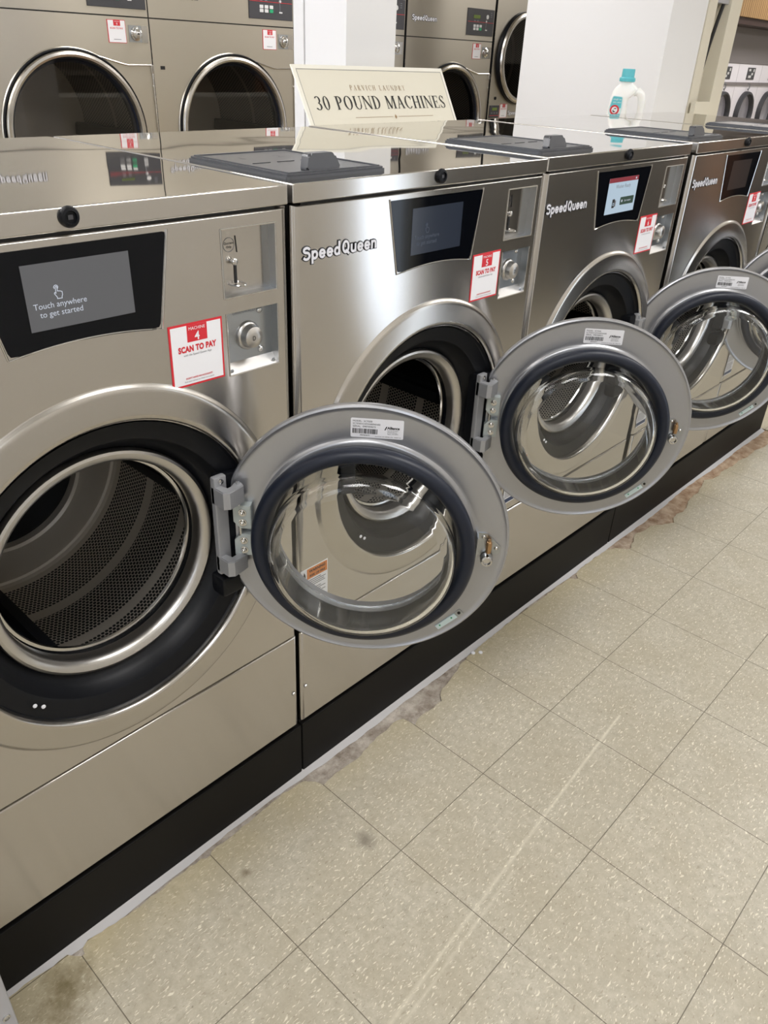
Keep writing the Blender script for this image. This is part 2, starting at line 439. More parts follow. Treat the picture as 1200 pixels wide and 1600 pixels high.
# ------------------------------------------------------------------ the room
XL, XR, YF, YB, ZC = -2.4, 11.5, -1.75, 3.4, 2.75
TILE_EDGE = [(XL, -.012), (0.0, -.008), (.037, -.006), (.073, -.010), (.112, -.010), (.120, -.022), (.128, -.030), (.134, -.030), (.137, -.018), (.15, -.011), (.236, -.02), (.385, -.019), (.394, -.026), (.403, -.026), (.41, -.02), (.516, -.018), (.60, -.012),
    (.655, -.02), (.672, -.040), (.679, -.058), (.690, -.056), (.72, -.053), (.745, -.055), (.783, -.058), (.82, -.052), (.861, -.044), (.89, -.046), (.923, -.041), (.948, -.049), (.954, -.082), (.972, -.074), (1.0, -.073), (1.03, -.077), (1.061, -.076), (1.075, -.06), (1.094, -.049), (1.13, -.044), (1.157, -.037), (1.18, -.033), (1.197, -.025), (1.224, -.024), (1.24, -.018), (1.30, -.016),
    (1.468, -.012), (1.70, -.014), (1.757, -.016), (1.768, -.034), (1.776, -.034), (1.79, -.02), (1.818, -.013), (1.849, -.012), (1.96, -.013), (1.989, -.016), (2.02, -.03), (2.04, -.06), (2.058, -.068), (2.08, -.056), (2.1, -.054), (2.13, -.04), (2.156, -.033), (2.19, -.044), (2.241, -.046), (2.28, -.07), (2.324, -.093), (2.35, -.078), (2.386, -.072), (2.42, -.082), (2.46, -.078), (2.51, -.06), (2.572, -.053), (2.60, -.058), (2.64, -.048), (2.68, -.04), (2.721, -.029), (2.76, -.05), (2.802, -.055), (2.84, -.047), (2.877, -.05), (2.93, -.06), (2.995, -.055), (3.07, -.068), (3.154, -.065), (3.2, -.08), (3.262, -.079), (3.4, -.075), (3.44, -.06), (XR, -.06)]
def jag(pts):
    out = []
    for (a, b), (c, d) in zip(pts, pts[1:]):
        out.append((a, b)); n = int((c - a) / 0.012)
        if 0 < c < 3.5 and n > 1:
            for k in range(1, n):
                t = k / n; out.append((a + (c - a) * t, b + (d - b) * t + random.uniform(-.0022, .0022)))
    out.append(pts[-1]); return out
def floor_mesh(mb):
    edge = jag(TILE_EDGE)
    mb.poly([(XL, YF, -.004), (XR, YF, -.004), (XR, YB, -.004), (XL, YB, -.004)], 'concrete')
    mb.sheet(edge + [(XR, YF), (XL, YF)], [], 'tile')
    i = mb.mi('concrete')
    for (a, b), (c, d) in zip(edge, edge[1:]): mb.poly([(a, b, 0), (c, d, 0), (c, d, -.004), (a, b, -.004)], 'concrete')
    mb.poly([(3.41, 0.0, 0.0), (XR, 0.0, 0.0), (XR, YB, 0.0), (3.41, YB, 0.0)], 'tile')
    mb.poly([(3.41, -.06, 0.0), (XR, -.06, 0.0), (XR, 0.0, 0.0), (3.41, 0.0, 0.0)], 'tile')
struct('floor', floor_mesh, 'speckled beige vinyl tile floor with broken tile edges along the washers')
def caulk(mb):
    xs = [k * 0.02 for k in range(0, 171)]; top, bot = [], []
    for x in xs:
        w = 0.012 + 0.006 * math.sin(x * 9) * math.sin(x * 3.1) + random.uniform(-.0015, .0015)
        top.append((x, 0.004, 0.006)); bot.append((x, -max(.006, w), -.003))
    for k in range(len(xs) - 1): mb.poly([top[k], bot[k], bot[k + 1], top[k + 1]], 'caulk', True)
struct('trim_1', caulk, 'pale grey caulk strip between the black plinth and the floor')
struct('ceiling', lambda mb: mb.poly([(XL, YF, ZC), (XL, YB, ZC), (XR, YB, ZC), (XR, YF, ZC)], 'ceiling'))
def wall_back(mb):
    mb.poly([(XL, YB, 0), (XR, YB, 0), (XR, YB, ZC), (XL, YB, ZC)], 'wall')
struct('wall_back', wall_back)
def holes_wall(mb, a0, a1, holes, m, xf): mb.sheet(rect(a0, a1, 0, ZC), [rect(*h) for h in holes], m, xf)
DOOR = (2.52, 2.96, 0.01, 2.2); WF = (-0.8, -0.2, 1.25, 2.2)
def wall_front(mb):
    xf = Matrix(((1, 0, 0, 0), (0, 0, -1, YF), (0, 1, 0, 0), (0, 0, 0, 1)))
    mb.sheet(rect(XL, XR, 0, ZC), [rect(*DOOR), rect(*WF)], 'walldull', xf)
    for x0, x1, m in ((3.04, 6.2, 'base'), (6.2, 7.0, 'wood'), (7.0, XR, 'base')): mb.box(x0, x1, YF + .001, YF + .03, 0, 1.3, m)   # unseen dark and brown boarding, added for the washer fronts to reflect
struct('wall_front', wall_front)
WL = [(-1.4, -0.9, 1.0, 2.2), (1.0, 2.7, 0.8, 2.4)]
def wall_left(mb):
    xf = Matrix(((0, 0, 1, XL), (1, 0, 0, 0), (0, 1, 0, 0), (0, 0, 0, 1)))
    mb.sheet(rect(YF, YB, 0, ZC), [rect(*h) for h in WL], 'wall', xf)
struct('wall_left', wall_left)
struct('wall_right', lambda mb: mb.poly([(XR, YF, 0), (XR, YB, 0), (XR, YB, ZC), (XR, YF, ZC)], 'wall'))
def frame_pane(mb, h, axis, pos):
    a0, a1, z0, z1 = h; w = .045
    def bx(p0, p1, q0, q1, m, t):
        if axis == 'y': mb.box(p0, p1, pos - t, pos + t, q0, q1, m)
        else: mb.box(pos - t, pos + t, p0, p1, q0, q1, m)
    bx(a0, a0 + w, z0, z1, 'cream', .03); bx(a1 - w, a1, z0, z1, 'cream', .03); bx(a0 + w, a1 - w, z0, z0 + w, 'cream', .03); bx(a0 + w, a1 - w, z1 - w, z1, 'cream', .03)
    bx(a0 + w, a1 - w, z0 + w, z1 - w, 'pane', .003)
struct('added_door_1', lambda mb: frame_pane(mb, DOOR, 'y', YF))  # unseen glazed door, added to reflect as a bright band in the washers
struct('window_1', lambda mb: frame_pane(mb, WF, 'y', YF))
struct('window_2', lambda mb: frame_pane(mb, WL[0], 'x', XL))
struct('window_3', lambda mb: frame_pane(mb, WL[1], 'x', XL))
# ledge behind the washers, white columns and the boxed-in steel post
struct('trim_2', lambda mb: mb.box(-.7, 5.3, .735, 1.245, 0, 1.086, 'cream', .004), 'cream service ledge behind the washers')
def column(mb):
    mb.box(1.994, 2.237, 1.25, 1.455, 0, ZC, 'wall', .003); mb.box(1.990, 2.02, 1.458, 1.51, 0, ZC, 'wall', .003)
struct('trim_3', column, 'white column behind the cream sign')
struct('trim_4', lambda mb: mb.box(4.305, 4.718, 1.25, 2.137, 0, ZC, 'wall', .004), 'wide white boxed column behind the detergent bottle')
def post(mb):
    mb.box(4.722, 4.826, 1.245, 1.36, 1.086, ZC, 'cream', .004); mb.box(4.826, 4.985, 1.31, 1.36, 1.086, ZC, 'cream')
    mb.box(4.985, 5.06, 1.235, 1.36, 1.086, ZC, 'cream', .004); mb.box(5.064, 5.16, 1.245, 1.36, 1.086, ZC, 'cream', .004)
    mb.box(4.826, 4.985, 1.25, 1.305, 1.69, 1.78, 'greypanel', .004)
struct('trim_5', post, 'cream steel post with an open channel beside the boxed column')
tag(part('junction_box', lambda mb: mb.box(4.728, 4.93, 1.205, 1.234, 1.137, 1.212, 'cream', .003)), 'small cream junction box at the foot of the cream post', 'junction box')
def cable(mb):
    mb.tube([(4.953, 1.262, 1.72), (4.93, 1.27, 1.62), (4.90, 1.275, 1.50), (4.87, 1.275, 1.38), (4.845, 1.272, 1.29), (4.825, 1.26, 1.20), (4.825, 1.25, 1.14), (4.86, 1.25, 1.11), (4.84, 1.25, 1.094)], .0105, 'cable')
tag(part('power_cable', cable), 'black power cable running down the channel of the cream post', 'cable')

# ------------------------------------------------------------------ unseen ceiling lamps, added to light the room
def lamp_body(mb): mb.box(-.62, .62, -.32, .32, -.06, 0, 'wall', .004)
def lamp_diff(mb): mb.poly([(-.58, -.28, -.062), (-.58, .28, -.062), (.58, .28, -.062), (.58, -.28, -.062)], 'lamp')
ADDED_LIGHTS = [(-.9, -.9), (1.4, -.9), (3.7, -.9), (6.0, -.9), (8.6, -.9), (-.9, 1.6), (.0, 1.8), (2.9, 2.15), (6.6, 1.6), (9.0, 1.6)]
for x, y in ADDED_LIGHTS:
    t = thing('added_ceiling_light', 'flat white ceiling panel light, unseen, added to light the room', 'light', (x, y, ZC), 0, 'added ceiling panel lights')
    part('housing', lamp_body, t, 'lamp_body'); part('diffuser', lamp_diff, t, 'lamp_diff')

# ------------------------------------------------------------------ washers
W = 0.661
ZLT, ZLB, ZPT, ZSEAM, ZPB = 1.2135, 1.1866, 1.1836, 0.394, 0.156
CX, CZ, RO = 0.331, 0.696, 0.2415      # loading opening
COIN = (.5405, .6355, 1.0715, 1.1652); VAULT = (.542, .6355, .957, 1.0495)
DISPLAY = [(.207, 1.174), (.232, 1.053), (.436, 1.051), (.457, 1.174)]

def edge_rolls(mb, x0, x1, z0, z1, m, r=.012, depth=.03, y=0.0, n=4, zr=.003):
    """rounded returns of a folded front sheet"""
    prev = None; i = mb.mi(m); rings = []
    for k in range(n + 1):
        a = PI / 2 * k / n; ox = r * (1 - math.sin(a)) ; oz = zr * (1 - math.sin(a)); yy = y + r * (1 - math.cos(a))
        rings.append([(x0 + ox, yy, z0 + oz), (x1 - ox, yy, z0 + oz), (x1 - ox, yy, z1 - oz), (x0 + ox, yy, z1 - oz)])
    rings.append([(p[0], y + depth, p[2]) for p in rings[-1]])
    vr = [[mb.bm.verts.new(p) for p in rg] for rg in rings]
    for A, B in zip(vr, vr[1:]):
        for k in range(4): mb._f([A[k], A[(k + 1) % 4], B[(k + 1) % 4], B[k]], i)
def panel_upper(mb):
    r = .012; zr = .003
    mb.sheet(rect(r, W - r, ZSEAM + .0015 + zr, ZPT - zr), [circle(CX, CZ, RO + .001), rect(*COIN), rect(*VAULT)], 'front', front(0, 0, 0))
    edge_rolls(mb, 0, W, ZSEAM + .0015, ZPT, 'front')
def panel_lower(mb):
    r = .008
    mb.sheet(rect(r, W - r, ZPB + .003, ZSEAM - .0015 - .003), [], 'front', front(0, 0.0005, 0))
    edge_rolls(mb, 0, W, ZPB, ZSEAM - .0015, 'front', r=.008, y=.0005)
    for x in (.012, W - .012): mb.lathe([(.0045, 0), (.0042, -.0015), (.003, -.003), (0, -.0034)], 'chrome', (x, 0, .249), seg=12)
def cabinet(mb):
    a, b, c, d = .002, W - .002, .03, .70
    for x in (a, b): mb.box(x - .001, x + .001, .02, d, .144, ZLB - .002, 'dark')
    mb.box(a, b, d - .002, d, .144, ZLB - .002, 'dark'); mb.box(a, b, .012, d, .144, .150, 'dark')
    mb.box(.02, W - .02, .006, .02, ZPT - .004, ZLB + .004, 'dark')
def lid(mb):
    mb.box(0, W, -.001, .705, ZLB, ZLT, 'lid', .0025, 3); i = mb.mi('front')
    for f in mb.bm.faces:
        f.normal_update()
        if f.normal.z < .6: f.material_index = i
def lid_lock(mb):
    mb.lathe([(.0122, 0), (.0122, -.003), (.0105, -.006), (.0075, -.0068), (.0068, -.004), (.004, -.004), (0, -.004)], 'black', (.331, -.001, 1.2025), seg=24)
    mb.box(.328, .334, -.0062, -.003, 1.2, 1.205, 'darkgrey')
def dispenser(mb):
    z = ZLT; mb.prism(rrect(.018, .228, .03, .283, .008), 'dispenser', flat(0, 0, z), .007, .003)
    for a, b, c, d in ((.026, .220, .038, .041), (.026, .220, .272, .275), (.026, .029, .041, .272), (.217, .220, .041, .272)): mb.box(a, b, c, d, z + .006, z + .009, 'dispenser', .001)
    mb.text('1', .03, 'darkgrey', flat(.075, .20, z + .0074)); mb.text('2', .03, 'darkgrey', flat(.15, .20, z + .0074))
    for k in range(3): mb.box(.05 + .05 * k, .085 + .05 * k, .15, .152, z + .0072, z + .008, 'darkgrey')
def dispenser_handle(mb):
    z = ZLT + .006
    xf = Matrix(((1, 0, 0, .1055), (0, .25, -1, .062), (0, 1, 0, z), (0, 0, 0, 1)))
    mb.prism(round_poly([(-.036, 0), (.036, 0), (.026, .0245), (-.026, .0245)], .006), 'dispenser', xf, .016, .003)
def bezel(mb):
    mb.lathe([(.292, .0), (.2902, -.0008), (.2875, -.0034), (.2845, -.0052), (.280, -.0061), (.265, -.0078), (.252, -.0092), (.2475, -.0093), (.2445, -.0080), (.2425, -.005), (.2415, -.001), (.2412, .004)], 'bezel', (CX, 0, CZ + .003), seg=128)
def door_seal(mb):
    mb.lathe([(RO, -.003), (RO - .001, .003), (.238, .006), (.228, .008), (.214, .012), (.211, .014), (.209, .020), (.204, .032), (.197, .041), (.189, .046), (.186, .052), (.176, .06), (.176, .09)], 'black', (CX, 0, CZ), seg=96)
    # moulded hinge pocket, bumper block and two fixing screws
    mb.box(CX + .18, CX + .228, -.002, .03, CZ - .075, CZ + .105, 'black', .006)
    mb.box(CX + .165, CX + .225, -.006, .03, CZ - .125, CZ - .085, 'black', .008)
    mb.box(CX - .232, CX - .190, -.004, .03, CZ - .03, CZ + .03, 'black', .006)
    for dx, dz in ((-.164, -.150), (-.153, -.159)): mb.lathe([(.0032, 0), (.0032, -.0015), (.0018, -.0022), (.0014, -.0012), (0, -.0012)], 'white', (CX + dx, .005, CZ + dz), seg=10)
def chrome_ring(mb):
    mb.lathe([(.1865, .050), (.1862, .043), (.184, .0395), (.180, .038), (.172, .041), (.167, .046), (.1645, .054), (.164, .068)], 'ring', (CX, 0, CZ), seg=96)
def drum(mb):
    mb.lathe([(.1585, .083), (.1570, .080), (.1585, .077), (.163, .076), (.168, .079), (.18, .084)], 'chrome', (CX, 0, CZ), seg=96)
    mb.lathe([(.18, .084), (.235, .092), (.250, .102)], 'drum_back', (CX, 0, CZ), seg=96)
    mb.lathe([(.250, .102), (.250, .452)], 'drum', (CX, 0, CZ), seg=128)
def drum_plate(mb):
    mb.lathe([(.250, .452), (.247, .460), (.242, .462), (.236, .456), (.20, .440), (.165, .424), (.152, .420), (.147, .424), (.146, .44)], 'drum_back', (CX, 0, CZ), seg=96)
    mb.lathe([(.146, .44), (.10, .44), (0, .44)], 'black', (CX, 0, CZ), seg=64)
def lifter(mb, a):
    if True:
        xf = Matrix.Translation((CX, 0, CZ)) @ Matrix.Rotation(-(a - 1.5 * PI), 4, 'Y')
        t = bmesh.new(); pr = [(-.045, -.252), (.045, -.252), (.018, -.188), (-.018, -.188)]
        A = [t.verts.new((x, .11, z)) for x, z in pr]; B = [t.verts.new((x, .44, z)) for x, z in pr]
        t.faces.new(A); t.faces.new(B[::-1])
        for k in range(4): t.faces.new([A[k], B[k], B[(k + 1) % 4], A[(k + 1) % 4]])
        bmesh.ops.bevel(t, geom=t.edges[:], offset=.008, segments=2, affect='EDGES'); mb.absorb(t, 'black', xf)
def outer_tub(mb): mb.lathe([(.176, .088), (.262, .088), (.262, .48), (0, .48)], 'black', (CX, 0, CZ), seg=48)
def display_glass(mb):
    tl, bl, br, tr = DISPLAY; n = 14; arc = []
    for k in range(n + 1):
        t = k / n; arc.append((bl[0] + (br[0] - bl[0]) * t, bl[1] + (br[1] - bl[1]) * t + .0085 * 4 * t * (1 - t)))
    o = round_poly([tl] + [bl], .006)[:5]
    out = [(tl[0] + .004, tl[1]), (tl[0] + .0012, tl[1] - .0012), (tl[0] + .0008, tl[1] - .006)] + [(bl[0] - .001, bl[1] + .007), (bl[0] + .002, bl[1] + .0015)] + arc[1:-1] + [(br[0] - .003, br[1] + .001), (br[0] + .0005, br[1] + .006), (tr[0] - .001, tr[1] - .006), (tr[0] - .0012, tr[1] - .0012), (tr[0] - .005, tr[1])]
    mb.prism(out, 'blackgloss', front(0, .004, 0), .0048, .0012)
def display_trim(mb):
    tl, bl, br, tr = DISPLAY
    n = 14; pts = [(tl[0] - .001, -.0008, tl[1] + .001), (bl[0] - .001, -.0008, bl[1] - .001)]
    for k in range(1, n): t = k / n; pts.append((bl[0] + (br[0] - bl[0]) * t, -.0008, bl[1] - .001 + (br[1] - bl[1]) * t + .0085 * 4 * t * (1 - t)))
    pts += [(br[0] + .001, -.0008, br[1] - .001), (tr[0] + .001, -.0008, tr[1] + .001)]
    mb.tube(pts, .0012, 'chrome', 6)
SC = (.264, .4003, 1.0793, 1.156)
YS = -.0012
def icon_hand(mb, x, z, s, m):
    def strip(pts, w=.07):
        pts = [Vector(p) for p in pts]
        for a, b in zip(pts, pts[1:]):
            d = (b - a).normalized(); nrm = Vector((-d.y, d.x)) * w * .5; a = a - d * w * .4; b = b + d * w * .4
            q = [a + nrm, a - nrm, b - nrm, b + nrm]; mb.poly([(x + p.x * s, YS - .0004, z + p.y * s) for p in q], m)
    strip([(-.30, .72), (-.34, .84), (-.26, .96), (-.12, 1.0), (0, .94), (.06, .82), (.02, .70)])
    strip([(-.20, .82), (-.20, .28), (-.32, .36), (-.36, .26), (-.14, -.1), (-.14, -.22), (.30, -.22), (.30, -.1), (.38, .08), (.38, .34), (.22, .42), (-.04, .46), (-.04, .82), (-.12, .88), (-.20, .82)])
def screen_touch(bg, ink):
    def f(mb):
        mb.prism(rect(*SC), bg, front(0, 0, 0), .0011)
        icon_hand(mb, .3035, 1.1165, .013, ink)
        mb.text('Touch anywhere', .0098, ink, front(.3045, YS - .0003, 1.1045)); mb.text('to get started', .0098, ink, front(.3045, YS - .0003, 1.0945))
    return f
def screen_ready(mb):
    mb.prism(rect(*SC), 'lcd_white', front(0, 0, 0), .0011)
    mb.prism(rect(SC[0], SC[1], 1.1465, 1.156), 'lcd_red', front(0, -.0008, 0), .0004)
    mb.text('Washer Ready', .0115, 'greyink', front(.332, YS - .0003, 1.1335))
    mb.prism(rrect(.328, .392, 1.096, 1.113, .002), 'lcd_green', front(0, -.0008, 0), .0005)
    mb.text('Start washer', .0062, 'lcd_text', front(.363, YS - .0006, 1.1025)); mb.lathe([(.003, 0), (0, 0)], 'lcd_text', (.336, YS - .0005, 1.1045), seg=12)
    mb.prism(rrect(.292, .303, 1.092, 1.111, .001), 'ink', front(0, -.0008, 0), .0004); mb.prism(rrect(.303, .309, 1.094, 1.108, .001), 'greyink', front(0, -.0008, 0), .0004)
    mb.lathe([(.0035, 0), (.002, 0)], 'lcd_white', (.2975, YS - .0004, 1.1), seg=14)
    mb.box(.386, .391, YS - .0004, YS, 1.149, 1.153, 'lcd_text')
def screen_off(mb): mb.prism(rect(*SC), 'lcd_off', front(0, 0, 0), .0011)
def coin_slot(mb):
    x0, x1, z0, z1 = COIN; d = .016
    mb.poly([(x0, d, z0), (x1, d, z0), (x1, d, z1), (x0, d, z1)], 'front')
    for q in ([(x0, 0, z0), (x0, d, z0), (x0, d, z1), (x0, 0, z1)], [(x1, 0, z1), (x1, d, z1), (x1, d, z0), (x1, 0, z0)], [(x0, 0, z1), (x0, d, z1), (x1, d, z1), (x1, 0, z1)], [(x0, d, z0), (x0, 0, z0), (x1, 0, z0), (x1, d, z0)]): mb.poly(q, 'zinc')
    for a, b in (((x0, z0), (x1, z0)), ((x1, z0), (x1, z1)), ((x1, z1), (x0, z1)), ((x0, z1), (x0, z0))):
        mb.tube([(a[0], -.0006, a[1]), (b[0], -.0006, b[1])], .0011, 'chrome', 6)
    mb.prism([(.5755, 1.151), (.5775, 1.1285), (.579, 1.1285), (.577, 1.151)], 'ink', front(0, d - .0002, 0), .0005)
    mb.lathe([(.0098, 0), (.0092, 0)], 'greyink', (.5648, d - .0006, 1.140), seg=28)
    mb.text('Quarters', .0045, 'ink', front(.5648, d - .0006, 1.1406)); mb.text('Only', .0045, 'ink', front(.5648, d - .0006, 1.1355))
    mb.box(.5718, .5758, d - .0012, d + .001, 1.086, 1.111, 'ink')
def coin_knob(mb): mb.lathe([(.0030, 0), (.0028, -.002), (.0044, -.0032), (.0050, -.0055), (.0046, -.0078), (.003, -.0092), (0, -.0096)], 'chrome', (.5685, .0155, 1.1175), seg=24)
def coin_cup(mb):
    mb.tube([(.5625 + .0115 * (1 - math.cos(PI * k / 10)), .015 - .016 * math.sin(PI * k / 10), 1.0855) for k in range(11)], .0014, 'chrome', 6)
    mb.sheet([(.5625 + .0115 * (1 - math.cos(PI * k / 10)), -.015 + .016 * math.sin(PI * k / 10)) for k in range(11)], [], 'chrome', Matrix(((1, 0, 0, 0), (0, -1, 0, 0), (0, 0, 1, 1.085), (0, 0, 0, 1))))
def vault_plate(mb):
    x0, x1, z0, z1 = VAULT; d = .016; zs = z0 + .013
    mb.poly([(x0, d, zs), (x1, d, zs), (x1, d, z1), (x0, d, z1)], 'zinc')
    for q in ([(x0, 0, z0), (x0, d, zs), (x0, d, z1), (x0, 0, z1)], [(x1, 0, z1), (x1, d, z1), (x1, d, zs), (x1, 0, z0)], [(x0, 0, z1), (x0, d, z1), (x1, d, z1), (x1, 0, z1)]): mb.poly(q, 'zinc')
    mb.poly([(x0, d, zs), (x0, -.0005, z0), (x1, -.0005, z0), (x1, d, zs)], 'ring')
    mb.tube([(x0, -.0006, z0), (x0, -.0006, z1)], .0009, 'chrome', 6); mb.tube([(x1, -.0006, z0), (x1, -.0006, z1)], .0009, 'chrome', 6); mb.tube([(x0, -.0006, z0), (x1, -.0006, z0)], .0012, 'chrome', 6)
    mb.text('GREENWALD', .0062, 'greyink', front(.5845, d - .0004, 1.0405), space=1.15)
    for x, z in ((.549, 1.0405), (.613, 1.0405), (.549, .980), (.613, .980)): mb.lathe([(.0052, 0), (.0048, -.0022), (.003, -.004), (0, -.0046)], 'chrome', (x, d, z), seg=16)
    for x in (.549, .628): mb.lathe([(.0028, 0), (.0026, -.0015), (0, -.002)], 'zinc', (x, .004, z0 + .0055), seg=10)
def vault_lock(mb):
    mb.lathe([(.0218, .016), (.0215, .0128), (.0198, .0103), (.0178, .0092), (.0170, .004), (.0155, -.0010), (.011, -.0040), (.0065, -.0048), (0, -.0048)], 'ring', (.5895, 0, 1.0065), seg=40)
    mb.text('D', .010, 'ink', front(.5862, -.0052, 1.0035), sx=.85)
def arc(cx, cy, rx, ry, a0, a1, n=10): return [(cx + rx * math.cos(math.radians(a0 + (a1 - a0) * k / n)), cy + ry * math.sin(math.radians(a0 + (a1 - a0) * k / n))) for k in range(n + 1)]
FAT = {'S': (.50, [arc(.25, .74, .17, .17, 25, 270, 9) + arc(.25, .33, .17, .24, 90, -90, 9)[0:] + arc(.25, .26, .17, .17, -90, -155, 4)]),
       'p': (.47, [[(.10, -.22), (.10, .60)], arc(.24, .33, .14, .25, 0, 360, 16)]), 'e': (.48, [arc(.24, .34, .15, .26, 5, 318, 16), [(.12, .345), (.36, .345)]]),
       'd': (.47, [[(.36, .09), (.36, .98)], arc(.22, .33, .14, .25, 0, 360, 16)]), 'Q': (.56, [arc(.27, .52, .18, .40, 0, 360, 20), [(.28, .26), (.46, .03)]]),
       'u': (.47, [[(.10, .60), (.10, .28)] + arc(.23, .26, .13, .18, 180, 360, 8) + [(.36, .60)], [(.36, .60), (.36, .09)]]), 'n': (.47, [[(.10, .09), (.10, .60)], [(.10, .40)] + arc(.23, .42, .13, .17, 180, 0, 8) + [(.36, .09)]])}
def fat_text(mb, word, x, z, h, m, w, y, d, width):
    """heavy condensed lettering from thick strokes"""
    tot = sum(FAT[c][0] for c in word); k = width / (tot * h); cx = x
    for c in word:
        adv, strokes = FAT[c]
        for q, st in enumerate(strokes):
            P = [Vector((cx + px * h * k, z + pz * h)) for px, pz in st]
            P = [p for j, p in enumerate(P) if j == 0 or (p - P[j - 1]).length > 1e-5]
            closed = (P[0] - P[-1]).length < 1e-5
            if closed: P = P[:-1]
            n = len(P); Lf, Rt = [], []
            for j, p in enumerate(P):
                a_ = P[j - 1] if (closed or j) else p; b_ = P[(j + 1) % n] if (closed or j < n - 1) else p
                e1 = (p - a_) if (p - a_).length > 0 else (b_ - p); e2 = (b_ - p) if (b_ - p).length > 0 else e1
                e1 = e1.normalized(); e2 = e2.normalized(); nn = Vector((-e1.y - e2.y, e1.x + e2.x)).normalized()
                nn *= w / 2 / max(.6, nn.dot(Vector((-e1.y, e1.x))))
                if not closed and j in (0, n - 1): p = p + (-e2 if j == 0 else e1) * w * .4
                Lf.append(p + nn); Rt.append(p - nn)
            yt = y - d - .00012 * q
            for j in range(n if closed else n - 1):
                j2 = (j + 1) % n
                mb.poly([(v.x, yt, v.y) for v in (Rt[j], Rt[j2], Lf[j2], Lf[j])], m)
                mb.poly([(Rt[j].x, y, Rt[j].y), (Rt[j2].x, y, Rt[j2].y), (Rt[j2].x, yt, Rt[j2].y), (Rt[j].x, yt, Rt[j].y)], m)
                mb.poly([(Lf[j2].x, y, Lf[j2].y), (Lf[j].x, y, Lf[j].y), (Lf[j].x, yt, Lf[j].y), (Lf[j2].x, yt, Lf[j2].y)], m)
        cx += adv * h * k
def logo(mb):
    for word, x0, ww in (('Speed', .0165, .0800), ('Queen', .0985, .0800)):
        fat_text(mb, word, x0, 1.1035, .0205, 'logo_edge', .0066, .0002, .0012, ww); fat_text(mb, word, x0, 1.1035, .0205, 'logo', .0037, -.0004, .0012, ww)
def pay_sticker(num):
    def f(mb):
        w, h = .0885, .0895
        def q(a, b, c, d, m, z): mb.prism(rect(a, b, c, d), m, front(0, 0, 0), z)
        q(0, w, 0, h, 'red', .0006); q(.003, w - .003, .003, h - .003, 'white', .0009); q(.029, .062, h - .0265, h - .003, 'red', .0011)
        mb.text('MACHINE', .0062, 'white', front(w / 2 + .001, -.0013, h - .010)); mb.text(str(num), .0165, 'white', front(w / 2 + .001, -.0013, h - .0245), offset=.0003)
        mb.text('SCAN TO PAY', .0115, 'red', front(w / 2, -.0012, h - .0395), offset=.0006, width=.0635, space=1.08)
        mb.text('with the Speed Queen App', .0042, 'greyink', front(w / 2, -.0012, h - .0455))
        mb.text("DON'T HAVE AN ACCOUNT?", .0034, 'red', front(w / 2, -.0012, .0105), offset=.0001); mb.text('Scan your camera to check out as guest', .0031, 'greyink', front(w / 2, -.0012, .0062))
    return f
def warn_label(mb):
    def q(a, b, c, d, m, z): mb.prism(rect(a, b, c, d), m, front(0, 0, 0), z)
    q(.004, .072, .418, .54, 'white', .0005); q(.019, .0705, .515, .538, 'orange', .0007); q(.0055, .0705, .421, .432, 'navy', .0007)
    mb.text('WARNING', .0085, 'ink', front(.045, -.0009, .5285), offset=.0003); mb.text('RISK OF FIRE', .0070, 'ink', front(.045, -.0009, .5185), offset=.0002)
    mb.sheet([(.0115, .520), (.0085, .517), (.0085, .524), (.0105, .529), (.0115, .5355), (.0145, .529), (.0155, .523), (.0145, .517)], [], 'ink', front(0, -.0009, 0))
    z = .511
    for k in range(16):
        if k in (4, 9): z -= .004
        q(.008, .008 + .06 * random.uniform(.75, 1), z - .0016, z, 'greyink', .0007); z -= .0043

# --- washer door (local frame: x along the leaf, -y towards its inner side)
DR = .2335
def door_leaf(mb):
    mb.lathe([(.150, .012), (.150, -.004), (.165, -.0075), (.1735, -.0072), (.1765, -.005), (.179, -.002), (.183, -.0012), (.222, -.0012), (.2265, -.002), (.2305, -.0045), (.2335, -.003), (.2345, .002), (.2335, .009), (.229, .015), (.215, .022), (.18, .028), (.16, .030), (.150, .028), (.150, .012)], 'door_steel', seg=128)
def door_gasket(mb):
    mb.lathe([(.1512, .004), (.1512, -.024), (.1530, -.037), (.1575, -.046), (.1635, -.0502), (.1705, -.0504), (.1762, -.047), (.1792, -.041), (.1788, -.033), (.1755, -.023), (.171, -.015), (.169, -.006)], 'gasket', seg=128)
def door_glass(mb):
    o = [(.1505, .008), (.1505, -.006), (.1498, -.030), (.1490, -.055), (.1478, -.066), (.1450, -.0745), (.1395, -.0805), (.131, -.0842), (.105, -.0872), (.06, -.0892), (0, -.0898)]
    i = [(0, -.0840), (.06, -.0835), (.103, -.0815), (.126, -.0790), (.1338, -.0760), (.1390, -.0715), (.1418, -.065), (.1432, -.055), (.1440, -.030), (.1446, -.002), (.1446, .008), (.1505, .008)]
    mb.lathe(o + i, 'glass', seg=128)
